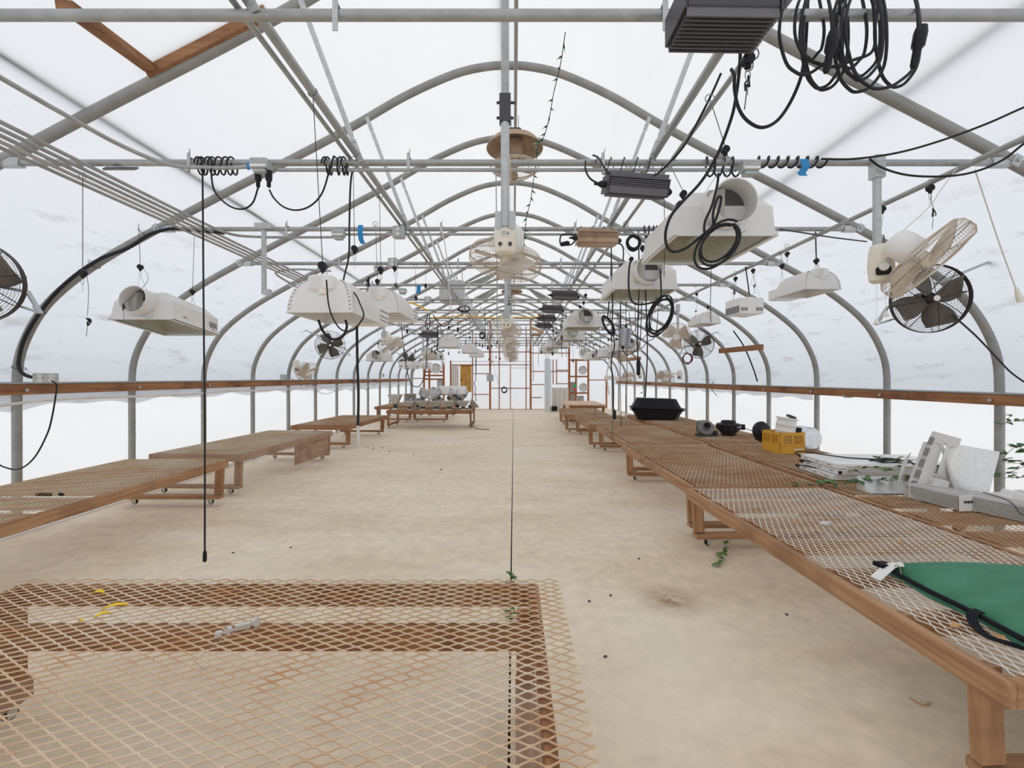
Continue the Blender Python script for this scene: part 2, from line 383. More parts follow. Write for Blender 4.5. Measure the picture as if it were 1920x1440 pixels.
def film_sheet(name, pts, m, y0, y1, n, amp=.012, seed=1):
    r = random.Random(seed); mb = MB(); rings = len(pts)
    vv = []; ff = []
    for j in range(n+1):
        y = y0+(y1-y0)*j/n
        for i, p in enumerate(pts):
            k = math.sin((y-Y0)/SP*PI)**2
            pp = p.copy(); pp.y = y
            d = Vector((p.x-XC, 0, p.z-1.6)).normalized()
            pp += d*(.01+amp*k*(.6+.4*math.sin(i*1.7+y*2.1)))
            vv.append(pp)
    for j in range(n):
        for i in range(rings-1):
            ff.append((j*rings+i, j*rings+i+1, (j+1)*rings+i+1, (j+1)*rings+i))
    mb.add(vv, ff); o = mb.build(name, m, None, True); return struct(o)
off = []
for i, p in enumerate(prof):
    t = (prof[min(i+1, len(prof)-1)]-prof[max(i-1, 0)]).normalized(); nrm = Vector((-t.z, 0, t.x))
    off.append(p+Vector((XC,0,0))+nrm*.042)
iL = max(i for i, p in enumerate(off) if p.x < 0 and p.z < 1.32); iR = min(i for i, p in enumerate(off) if p.x > 0 and p.z < 1.28)
film_sheet('ceiling', off[iL:iR+1], film_roof, YF, YB, 84)
film_sheet('wall_left', off[:iL+1], film_low, YF, YB, 84, .008, 2)
film_sheet('wall_right', off[iR:], film_low, YF, YB, 84, .008, 3)
for nm, y, mm in (('wall_back', YB+.02, film_end), ('wall_front', YF-.02, film_end)):
    o = MB().add([Vector((p.x, y, p.z)) for p in off], [tuple(range(len(off)))]).build(nm, mm); struct(o)
    if nm == 'wall_back': wall_back = o
# scalloped hem of the roof film hanging behind the left rail, and a low one on the right
for sgn, nm, zt, zb, amp in ((-1, 'trim_1', 1.30, 1.14, .05), (1, 'trim_2', 1.24, 1.10, .03)):
    vv = []; ff = []; n = 240
    for j in range(n+1):
        y = (2 if sgn < 0 else 6.6)+(17.6 if sgn < 0 else 13)*j/n; k = abs(math.sin((y-Y0)/SP*PI))
        zz = zb + amp*k - (.10 if y > 9 and sgn < 0 else 0)*(min(1, (y-9)/4)) + .015*math.sin(y*9)
        x = XC+sgn*(HW+.022)
        vv += [(x, y, zt), (x-sgn*.006, y, (zt+zz)/2), (x, y, zz)]
    for j in range(n):
        for i in range(2): ff.append((j*3+i, j*3+i+1, j*3+4+i, j*3+3+i))
    struct(MB().add(vv, ff).build(nm, film_hem, None, True))
# white kerb strip at the foot of the side walls
for sgn, nm in ((-1, 'baseboard_left'), (1, 'baseboard_right')):
    m = MB().box((XC+sgn*(HW+.0), 9.2, .03), (.03, 21, .06)); m.box((XC+sgn*(HW-.03), 9.2, .006), (.09, 21, .012))
    struct(m.build(nm, whitec))

# ---------------------------------------------------------------- roof trusses
ZC = 2.83
xe = 3.22
arch_me = MB().tube(prof, .036, 10).mesh('arch', archm, True)
chord_me = MB().tube([(-xe,0,ZC),(xe,0,ZC)], .0205, 10).mesh('chord', galv, True)
def strut_mesh(sg):
    a = Vector((sg*.93, -.03, ZC+.02)); b = Vector((sg*1.30, -.03, 3.84)); d = (b-a).normalized()
    m = MB(); m.tube([a+d*.10, a+d*.16, b-d*.16, b-d*.10], [.009,.0165,.0165,.009], 8)
    m.bar(a-d*.03, a+d*.115, .036, .005, (0,1,0)); m.bar(b-d*.115, b+d*.03, .036, .005, (0,1,0))
    m.lathe([(.001,-.012),(.011,-.012),(.011,.012),(.001,.012)], 6, Matrix.Translation(a) @ Matrix.Rotation(PI/2, 4, 'X'))
    return m.mesh('strut', galv2, True)
st_l, st_r = strut_mesh(-1), strut_mesh(1)
def endb(sg):
    m = MB(); x = sg*xe
    m.box((x-sg*.045, 0, ZC), (.13, .05, .05)); m.box((x+sg*.03, -.03, ZC), (.05, .012, .075), (0, sg*.5, 0))
    m.lathe([(.001,-.05),(.012,-.05),(.012,.05),(.001,.05)], 6, Matrix.Translation((x+sg*.03,0,ZC)) @ Matrix.Rotation(PI/2, 4, 'X'))
    return m.mesh('end_bracket', galv2)
eb_l, eb_r = endb(-1), endb(1)
def clampm():
    m = MB(); m.box((0,-.024,ZC-.012), (.02,.005,.13)); m.box((0,0,ZC+.026), (.022,.05,.006)); m.tube([(0,-.024,ZC+.03),(.012,-.03,ZC+.075)], .0035, 5)
    return m.mesh('pipe_clamp', galv2)
clamp_me = clampm()
for k in range(-2, 14):
    y = Y0+SP*k
    if k == -1: y = 2.80
    if k == -2: y = 1.66
    if k == 13: y = YB-.06
    n = k+1
    t = thing('roof_truss', ('grey steel pipe arch truss, %s in view from the near end' % ORD[n]) if n >= 0 else 'grey steel truss above the top edge carrying the black cable hank', 'truss', (XC, y, 0), group='steel roof trusses')
    part('arch', arch_me, t)
    if k < 13:
        part('chord', chord_me, t)
        part('strut', st_l, t); part('strut', st_r, t); part('end_bracket', eb_l, t); part('end_bracket', eb_r, t)
        for cx in ((-2.05, -.62, .62, 1.9) if k > -1 else (-2.02, -.62, .62)):
            part('pipe_clamp', clamp_me, t, (cx, 0, 0))
# longitudinal purlins and pipes
def pipe(name, label, pts, r, m=galv, cat='pipe', seg=10, smooth=True, group=None):
    return tag(MB().tube(pts, r, seg).build(name, m, None, smooth), label, cat, group)
pipe('purlin_pipe', 'thick grey purlin pipe lying on the chords left of centre', [(-1.0,1.2,ZC+.042),(-1.0,19.8,ZC+.042)], .021)
pipe('purlin_pipe', 'thin grey pipe running beside the left purlin', [(-1.055,1.2,ZC+.036),(-1.055,19.8,ZC+.036)], .0125)
pipe('purlin_pipe', 'thick grey purlin pipe lying on the chords right of centre', [(.90,1.2,ZC+.042),(.90,19.8,ZC+.042)], .021)
pipe('purlin_pipe', 'thin grey pipe running beside the right purlin', [(1.03,1.2,ZC+.036),(1.03,19.8,ZC+.036)], .0135)
pipe('ridge_pipe', 'long ridge pipe under the crown of the arches', [(.02,1.6,4.285),(.02,19.8,4.285)], .017)
pipe('hanger_pipe', 'long grey hanger pipe slung under the chords on the right side', [(2.85,1.3,ZC-.045),(2.85,19.8,ZC-.045)], .019)
pipe('outer_purlin', 'dark purlin pipe outside the film on the left slope', [(-2.77,-1.4,3.205),(-2.77,19.8,3.205)], .02)
pipe('outer_purlin', 'dark purlin pipe outside the film on the right slope', [(2.52,-1.4,3.305),(2.52,19.8,3.305)], .02)
pipe('outer_purlin', 'dark purlin pipe outside the film along the ridge', [(-.09,-1.4,4.44),(-.09,19.8,4.44)], .02)
# five conduits in a bundle on the left, some bending off along the chords
for i in range(5):
    x = -2.98+.075*i; zc = ZC-.045
    ends = [19.5, 9.0, 19.5, 6.6, 4.2][i]
    pts = [(x, 1.4, zc), (x, ends-.4, zc)]
    if ends < 19: pts = [(x,1.4,zc)] + spline([(x,ends-.45,zc),(x+.02,ends-.22,zc),(x+.10,ends-.10,zc),(x+.35,ends-.085,zc-.01)], 5)+[(-1.7, ends-.085, zc-.01)]
    pipe('conduit', 'grey conduit in the bundle under the left chords, %s from the wall side' % ORD[i], pts, .0125, galv if i != 1 else mat('rusty_conduit', (.42,.40,.37), .5, .4, (.42,.24,.11), 2.5, (.5,.7)), 'conduit', 8, group='conduit bundle on the left')
pipe('conduit', 'single conduit bending off to the junction box on the nearest chord', [(-2.36,1.2,ZC+.0)]+spline([(-2.36,2.2,ZC),(-2.30,2.55,ZC-.02),(-2.15,2.72,ZC-.05),(-1.95,2.745,ZC-.056),(-1.8,2.75,ZC-.056),(-1.62,2.75,ZC-.045)],6), .0125, galv, 'conduit')
for k in range(-1, 6):
    y = Y0+SP*k if k > -1 else 2.80
    x0 = [-1.5, -1.62, -1.55, -1.2, -2.4, -2.4, -2.4][k+1]
    x1 = [1.42, 1.45, 1.5, 1.9, 2.3, 2.3, 2.3][k+1]
    pipe('conduit', 'thin conduit strapped under the chord of the %s truss' % ORD[k+1], [(x0, y-.022, ZC-.056),(x1, y-.022, ZC-.056)], .0125, galv, 'conduit', 8, group='conduits under the chords')
# conduit spur seen on the left beyond the second truss
pipe('conduit', 'bent conduit spur beneath the third and fourth chords on the left', spline([P(620,508,5.2),P(560,505,5.25),P(525,508,5.25),P(520,516,5.3),P(560,540,5.9),P(600,562,6.4),P(625,575,6.5),P(680,577,6.55)],6), .0125, galv, 'conduit', 8)
# timber side rails with a pipe on top
for sg, zt, nm in ((-1, 1.385, 'left'), (1, 1.29, 'right')):
    x = XC+sg*(HW-.055)
    rr = thing('side_rail', 'long brown timber rail bolted along the %s wall posts' % nm, 'rail', (x, 9.3, 0))
    ys = [1.2, 4.9, 8.6, 12.3, 16.0, 18.9]
    for a, b in zip(ys, ys[1:]):
        MB().box((0, (a+b)/2-9.3, zt-.047), (.038, b-a-.004, .094)).build('rail_board', railm, rr)
    MB().tube([(-sg*.005,1.2-9.3,zt+.012),(-sg*.005,9.6,zt+.012)], .0125, 8).build('top_pipe', galv, rr, True)
    for k in range(-1, 13):
        MB().lathe([(.001,-.03),(.016,-.03),(.016,-.022),(.009,-.022),(.009,0),(.001,0)], 8, Matrix.Translation((-sg*.012, Y0+SP*k-9.3, zt-.05)) @ Matrix.Rotation(sg*PI/2, 4, 'Y')).build('bolt', galv2, rr)
# pale hose slung under the left rail
tag(MB().tube(spline([(-4.5, 1.5+.9*i, 1.255-(.08 if i < 3 else .03)+.012*math.sin(i*2.3)) for i in range(20)], 5), .013, 8).build('irrigation_hose', pvcm, None, True), 'pale plastic hose slung beneath the left timber rail', 'hose')

# ================================================================ END WALL FRAMING
YW = YB-.03
def stud(u0, v0, u1, v1, w, name, y=YW, d=.05):
    a, b = P(u0, v0, y), P(u1, v1, y)
    m = MB()
    if abs(u1-u0) < abs(v1-v0): m.box((a+b)/2, (w, d, abs(a.z-b.z)))
    else: m.box((a+b)/2, (abs(a.x-b.x), d, w))
    m.build(name, studm, wall_back, world=True)
for u, v0, v1, w in ((919,603,768,.085),(886,600,768,.05),(936,645,768,.045),(957,684,768,.04),(986.5,612,768,.045),(995,598,768,.085),(1037,674,721,.04),(1043.5,674,721,.04),(1067,600,768,.085),
                     (1103,676,752,.06),(1137,712,766,.07),(1155,712,766,.05),(831.5,678,724,.05),(845,676,768,.06),(772,690,766,.03),(795,684,768,.04)):
    stud(u, v0, u, v1, w, 'stud')
for u0, u1, v in ((847,993,684),(888,917,700.5),(888,917,739.6),(921,993,728),(997,1065,696.5),(997,1021,721),(997,1016,745.5),(1044,1066,694),(1044,1066,719.6),(1104,1136,712.5),(772,800,709.5),(995,1066,662),(886,995,660),(1067,1103,676)):
    stud(u0, v, u1, v, .04, 'rail')
stud(886, 767.5, 1066, 767.5, .03, 'sill')
# door leaf of plywood and the pale panel next to it
d1 = struct(MB().bar(P(863,710.5,YW-.03), P(884,710.5,YW-.03), .04, 1.22*.99).build('door_1', plym)); d1.name = 'door_1'
MB().box(P(873.5,685.5,YW-.04), (.56,.06,.05)).build('door_head', studm, d1, world=True)
MB().lathe([(.001,-.05),(.03,-.05),(.03,0),(.001,0)], 10, Matrix.Translation(P(865,712,YW-.05)) @ Matrix.Rotation(PI/2,4,'X')).build('door_knob', galv2, d1, world=True)
tag(MB().bar(P(846.5,706,YW-.05), P(860,706,YW-.05), .04, 1.02).build('wall_panel', greypanel), 'pale grey board panel left of the plywood door', 'panel')
# exhaust fan racks
def rack(us, vs_, label, fans, y, extra):
    t = thing('fan_rack', label, 'rack', (P(us[0],700,y).x, y, 0))
    for u in us: 
        a, b = P(u, vs_[0], y), P(u, vs_[1], y); MB().box((a+b)/2, (.075,.06,a.z-b.z)).build('post', studm, t, world=True)
    for v in extra:
        a, b = P(us[0], v, y), P(us[-1], v, y); MB().box((a+b)/2, (b.x-a.x,.07,.07)).build('shelf_rail', studm, t, world=True)
    for i, (u, v, r, lab) in enumerate(fans):
        c = P(u, v, y-.18); f = thing('exhaust_fan', lab, 'fan', c)
        Mx = Matrix.Rotation(PI/2, 4, 'X')
        MB().lathe([(r*.8,-.16),(r*.84,-.1),(r*.86,.0),(r*1.0,.08),(r*1.04,.1),(r*1.0,.1),(r*.8,0),(r*.76,-.1)], 20, Mx).build('funnel', whitec, f, True)
        MB().lathe([(.001,-.02),(r*.78,-.04)], 20, Mx).build('back_plate', whitec, f)
        MB().lathe([(.001,.03),(r*.22,.02),(r*.25,-.05)], 10, Mx).build('motor_hub', greypanel, f, True)
        m = MB()
        for k in range(4):
            a = k*PI/2+.4; m.bar((math.cos(a)*r*.2,.0,math.sin(a)*r*.2),(math.cos(a)*r*.72,.02,math.sin(a)*r*.72), .09, .008, (0,1,.4))
        m.build('blades', whitec, f)
rack((1067.5,1080,1103), (673,768), 'brown timber rack at the end wall right of the duct', [(1092,694,.185,'middle white round exhaust fan on the right end-wall rack'),(1093,726.5,.19,'lower white round exhaust fan on the right end-wall rack')], 18.9, (675,706,737))
rack((795,805,832), (684,768), 'brown timber rack at the end wall left of the door', [(818,691,.22,'white round exhaust fan on the left end-wall rack')], 18.7, (697,704,711))
tag(MB().lathe([(.001,-.15),(.10,-.14),(.17,-.02),(.24,.03),(.25,.05),(.2,.04)], 20, Matrix.Translation(P(1096,662,18.5)) @ Matrix.Rotation(PI/2+.3,4,'X')).build('exhaust_fan', whitec, None, True), 'upper white exhaust fan hanging above the right rack', 'fan')
for u0,u1,v0,v1,lab in ((1068,1080,716,767.5,'tall grey metal cabinet behind the right fan rack'),(1083,1094,742,767.5,'low grey metal box behind the bench by the right rack'),(820,830,711,733,'grey metal box on the left fan rack')):
    yb_ = 19.3 if u0 > 900 else 18.78
    a, b = P(u0,v1,yb_), P(u1,v0,yb_); m = MB().box((a+b)/2, (b.x-a.x,.2,b.z-a.z), None, .012); tag(m.build('metal_box', boxm), lab, 'box')
c = P(1078,727,18.6); e = thing('spray_bottle', 'small green and red bottle standing on the right fan rack', 'bottle', c-Vector((0,0,.1)))
MB().lathe([(.001,0),(.06,0),(.06,.1),(.03,.14)],12).build('bottle_base', redm, e, True); MB().lathe([(.06,.1),(.06,.2),(.04,.26),(.001,.27)],12).build('bottle_body', greenp, e, True)
# galvanised duct standing by the end wall
y = 18.5; c = P(1027,772,y)
t = thing('duct_pipe', 'tall galvanised spiral duct standing upright near the end wall', 'duct', (c.x, y, 0))
MB().lathe([(.14,0),(.14,2.24)], 28, None, False, True).build('duct_body', ductm, t, True)
m = MB()
for k in range(14): m.ring(.1405, .08+k*.16, .005, 28, 5)
m.build('duct_seams', ductm, t)
MB().box((.28,0,.14),(.24,.2,.2),None,.02).build('duct_motor', blackp, t)
# ribbed cream tank panel
y = 18.9; a, b = P(1034.5,766,y), P(1067,722,y)
t = thing('ribbed_panel', 'cream ribbed panel leaning at the end wall beside the duct', 'panel', ((a.x+b.x)/2, y, 0))
wd = b.x-a.x
MB().box((0,0,.52),(wd,.06,1.0),None,.02).build('panel_body', tanki, t)
for k in (-.22,-.02,.18): MB().box((k*wd/.75,-.035,.5),(.02,.02,.92)).build('rib', alumd, t)
# small things on the end wall
def small_box(u, v, y, w, h, lab, m=boxm, d=.12, name='junction_box', cat='electrical box'):
    c = P(u, v, y); o = MB().box(c, (w, d, h), None, .008).build(name, m); return tag(o, lab, cat)
small_box(919,708.5,YW-.1,.30,.30,'square grey electrical box on the thick end-wall stud')
tag(MB().box(P(919,700,YW-.05),(.03,.03,.4)).build('conduit', galv), 'short vertical conduit above the end-wall electrical box', 'conduit')
tag(MB().tube([P(990,684,YW-.1),P(999,684,YW-.1),P(1000,690,YW-.1),P(1000,712,YW-.1),P(997,714,YW-.1)], .018, 6).build('conduit', galv, None, True), 'bent conduit beside the right end-wall stud', 'conduit')
for i, z in enumerate((677.5, 690)):
    tag(MB().tube([P(846 if i==0 else 957, z, YW-.12), P(994, z, YW-.12)], .014, 6).build('conduit', galv2, None, True), ['upper','lower'][i]+' thin pipe crossing the end wall', 'conduit')
def coil(label, c, rx, rz, loops, r, m=blackm, tilt=0, yy=.015, tails=(), name='cable_coil', rnd=3, jit=.06):
    rr = random.Random(rnd); pts = []
    n = 22
    for i in range(loops*n+1):
        a = 2*PI*i/n; l = i//n; f = 1+jit*math.sin(l*2.4+1)
        ox, oz = rx*.10*math.sin(l*1.9), -rz*.12*math.cos(l*1.3)
        x = rx*f*math.sin(a)+ox; z = rz*f*math.cos(a)+oz
        pts.append(Vector((x*math.cos(tilt)-z*math.sin(tilt), yy*math.sin(a*.5+l), x*math.sin(tilt)+z*math.cos(tilt)))+c)
    mb = MB().tube(pts, r, 7)
    for tl in tails: mb.tube(spline(tl, 6), r, 7)
    return tag(mb.build(name, m, None, True), label, 'cable')
coil('small black cable coil hung on the end-wall rail', P(945.5,731,YW-.08), .115,.12, 3, .016)
def cable(label, pts, r=.006, m=blackm, name='cable', cat='cable', n=6, seg=7, group=None):
    return tag(MB().tube(spline(pts, n), r, seg).build(name, m, None, True), label, cat, group)
cable('thin grey cord strung diagonally on the end wall', [P(923,648,YW-.1),P(927,690,YW-.1),P(936,722,YW-.1),P(942,728,YW-.1)], .006, wirem)
cable('black tangled cord hanging left of the end-wall box', [P(890,641,17.46),P(892,680,17.44),P(892,712,17.44),P(889,718,17.44),P(892,728,17.44),P(891,735,17.44),P(893,752,17.44)], .014)
tag(MB().tube(spline([P(1150,650,17.5),P(1140,690,17.6),P(1138,706,17.6),P(1142,740,17.6)],5),.03,8).build('vent_pipe', pvcm, None, True), 'pale bent pipe rising beside the far right wall', 'pipe')
tag(MB().tube([P(1134,707.5,17.4),P(1176,711,17.4)],.09,14).build('vent_pipe', pvcm, None, True), 'short fat pale pipe on the far right wall', 'pipe')
tag(MB().tube(spline([P(771,760,17.2),P(771.5,702,17.2),P(775,690,17.2),P(790,672,17.2)],5),.045,8).build('vent_pipe', galv, None, True), 'grey pipe bending beside the far left wall', 'pipe')

# ================================================================ BENCHES
LWD, SWD = .0805, .0400
def expanded(lx, wy, m, name='mesh_top', x0=None, seed=0, hw=.0021):
    r = random.Random(seed); nx = int(lx/(LWD/2)); ns = int(wy/(SWD/2))-1
    vv = []; ff = []; hh = .0016
    xs = -lx/2 if x0 is None else x0
    ph = [R.random()*6 for _ in range(4)]
    for s in range(ns):
        b = len(vv)
        for i2 in range(2*nx+2):
            i = i2//2; x = xs+i*LWD/2+(-.006 if i2 % 2 == 0 else .006); up = (i+s) % 2
            y = -wy/2 + (s+up)*SWD/2 + (-.0022 if up else .0022)
            z = .002+.0018*math.sin(x*2.3+ph[0])*math.sin(y*4+ph[1])+.0008*math.sin(i*1.7+s*2.9)
            vv += [(x,y-hw,z-hh),(x,y+hw,z-hh),(x,y+hw,z+hh),(x,y-hw,z+hh)]
        for i in range(2*nx+1):
            a = b+i*4
            for k in range(4):
                l = (k+1) % 4; ff.append((a+k, a+l, a+4+l, a+4+k))
    me = bpy.data.meshes.new(name); me.from_pydata(vv, [], ff); me.materials.append(m); me.update(); return me
BL, BW = 2.42, 1.18
mesh_std = expanded(BL-.03, BW-.02, meshb, seed=1)
mesh_pale = expanded(BL-.05, BW-.02, meshw, seed=2)
mesh_rust = expanded(BL+.09, BW+.10, meshm, seed=3, hw=.0026)
def caster(parent, x, y, zt):
    c = part('caster', CASTER[0], parent, (x, y, zt)); part('wheel', CASTER[1], c)
def make_casters():
    m = MB(); m.box((0,0,-.006),(.06,.05,.012)); m.box((-.017,0,-.03),(.005,.035,.045)); m.box((.017,0,-.03),(.005,.035,.045))
    w = MB().lathe([(.001,-.012),(.026,-.012),(.030,-.006),(.030,.006),(.026,.012),(.001,.012)], 14, Matrix.Translation((0,.006,-.036)) @ Matrix.Rotation(PI/2,4,'Y'))
    return m.mesh('caster', alumd), w.mesh('wheel', blackp, True)
CASTER = make_casters()
TB = .004
def bench(label, x0, y0, ztop, rot=0.0, mats=None, mesh=None, long_joists=False, name='wire_bench', plank=False, ends=(.10,.10), wide=False):
    # (x0,y0) = centre; local x = long side
    mx, my, mz = mats or (bwoodX, bwoodY, bwoodZ)
    t = thing(name, label, 'bench', (x0, y0, 0), (0,0,rot), 'low wheeled benches')
    zt = ztop-TB; zc = zt-.045
    for s in (-1, 1):
        MB().box((0, s*(BW/2-.019), zc), (BL, .038, .089), None, .003).build('side_beam', mx, t)
        MB().box((s*(BL/2-.019), 0, zc+.0005), (.038, BW-.078, .088), None, .003).build('end_beam', my, t)
    if plank:
        for k in range(8): MB().box((0, -BW/2+.074+k*.147, ztop+.006), (BL, .143, .018)).build('plank', mx, t)
    else:
        if long_joists:
            for yy in (.245,): MB().box((0, yy, zc), (BL-.078, .038, .088)).build('joist', mx, t)
        else:
            for k in (-.8,-.4,0,.4,.8): MB().box((k, 0, zc), (.038, BW-.08, .088)).build('joist', my, t)
        part('mesh_top', mesh or mesh_std, t, (.06 if long_joists else 0,0,ztop))
    for s in (-1, 1):
        lx = s*(BL/2-.038-.02-ends[0 if s < 0 else 1])
        for q in (-1, 1):
            m = MB().bar((lx, q*(BW/2-.075), .135), (lx, q*(BW/2-.06), zt-.02), .038, .085, (0,1,0)) if not wide else MB().bar((lx, q*.39, .15), (lx, q*.39, zt-.02), .075, .038, (0,1,0)); m.build('leg', mz, t)
        MB().box((lx, 0, .102+(.025 if wide else 0)), (.085, (BW-.08) if not wide else .86, .04 if not wide else .09), None, .003).build('foot_rail', my if not wide else gwoodY, t)
        for q in (-1, 1): caster(t, lx, q*(BW/2-.16-(.06 if wide else 0)), .082)
    return t
ZR, ZL = .49, .52
H = PI/2
bench('nearest right bench, pale worn mesh top, with the green bag on it', 2.12, 2.60, ZR, H+.022, None, mesh_pale, ends=(.06,.02))
bench('second bench of the inner right row, right behind the bench with the green bag', 2.15, 5.05, ZR, H+.006)
bench('third bench of the inner right row, brown mesh top', 2.24, 7.50, ZR, H)
bench('fourth bench of the inner right row, brown mesh top, black cord hanging over it', 2.12, 9.98, ZR, H-.02)
bench('fifth and farthest mesh bench of the inner right row', 1.95, 12.45, ZR, H-.04)
bench('bench with a pale plank top at the far right end', 2.35, 14.9, .575, H-.03, (mat('plank_pale',(.56,.37,.24),.8,0,(.66,.47,.33),7,(.4,.6)),woodY,woodZ), plank=True)
bench('outer right bench loaded with white fixtures and finned ballasts', 3.34, 2.72, ZR, H)
bench('outer right bench carrying the yellow crate', 3.46, 5.18, ZR-.004, H)
bench('outer right bench carrying the two round inline fans', 3.52, 7.65, ZR, H)
bench('outer right bench carrying the black nested trays', 3.52, 10.12, ZR, H)
mesh_grey = expanded(BL-.03, BW-.02, mat('dusty_mesh',(.58,.47,.34),.75,.05,(.46,.32,.18),2.5,(.4,.65),c3=(.66,.57,.45),scale3=1.5,amt3=(.45,.7)), seed=5)
bench('nearest left bench, dusty beige mesh in a red-brown frame', -3.85, 3.78, ZL, H, None, mesh_grey, ends=(.06,.0))
t = bench('second left bench with a weathered grey-brown frame', -3.86, 6.56, ZL-.01, H-.05, (gwoodX,gwoodY,gwoodZ), mesh_grey, ends=(0,.0))
MB().box((.62,-(BW/2-.045),.27),(1.1,.016,.30)).build('side_panel', gwoodX, t)
bench('third left bench, alone by the far left posts', -3.86, 9.95, ZL-.03, H-.03, (woodX,woodY,woodZ))
bench('fourth left bench, set crosswise and piled with aluminium reflectors', -2.39, 12.9, ZL, 0, (woodX,woodY,woodZ), ends=(-.02,-.02))
bench('far left bench against the wall behind the reflector bench', -3.88, 15.2, ZL, H, (woodX,woodY,woodZ))
bench('far bench half hidden directly behind the reflector bench', -2.68, 15.15, ZL-.02, H, (woodX,woodY,woodZ))
# the front bench, set crosswise in the foreground
fb = bench('foreground bench set crosswise, rusty open mesh with yellow leaves on it', -1.095, 1.45, .49, 0, (woodX,woodY,woodZ), mesh_rust, True, ends=(.137,.007), wide=True)

# ================================================================ HANGERS (rope ratchets)
def hanger(label, top, rat, ends, tail=None, cat='hanger', name='rope_hanger', r=.0022):
    """rope from top to a ratchet, wire legs from the ratchet to the hung thing, optional knotted tail"""
    top, rat = Vector(top), Vector(rat)
    t = thing(name, label, cat, rat, group='rope ratchet hangers')
    MB().tube([top, rat+Vector((0,0,.03))], r, 5).build('rope', darkwire, t, world=True)
    m = MB().box((0,0,0),(.024,.02,.05),None,.006); m.lathe([(.001,-.014),(.022,-.014),(.022,.014),(.001,.014)],12,Matrix.Translation((0,0,.012)) @ Matrix.Rotation(PI/2,4,'X'))
    m.build('ratchet', blackp, t, True)
    m = MB(); m.ring(.014, 0, .002, 10, 4, Matrix.Translation((0,0,-.045)) @ Matrix.Rotation(PI/2,4,'X') @ Matrix.Diagonal((.7,1.5,1,1)))
    for e in ends: m.tube([Vector((0,0,-.06)), Vector(e)-rat], .0016, 4)
    m.build('wire_hook', wirem, t)
    m = MB(); m.ring(.024, 0, .003, 10, 4, Matrix.Translation(top-rat) @ Matrix.Rotation(PI/2,4,'X')); m.build('top_loop', wirem, t)
    if tail:
        tl = Vector(tail)-rat
        m = MB(); m.tube(spline([Vector((.02,0,.02)), Vector((tl.x*.6+.02,0,tl.z*.3)), tl+Vector((0,0,.03))],5), .002, 4)
        rr = random.Random(int(abs(top.x*100)+top.y*77))
        pts = [tl+Vector((rr.uniform(-.016,.016), rr.uniform(-.016,.016), rr.uniform(-.045,.03))) for _ in range(9)]
        m.tube(spline(pts,4), .0035, 4); m.tube([tl+Vector((0,0,-.04)), tl+Vector((-.008,0,-.11))], .002, 4)
        m.build('knotted_tail', blackm, t)
    return t

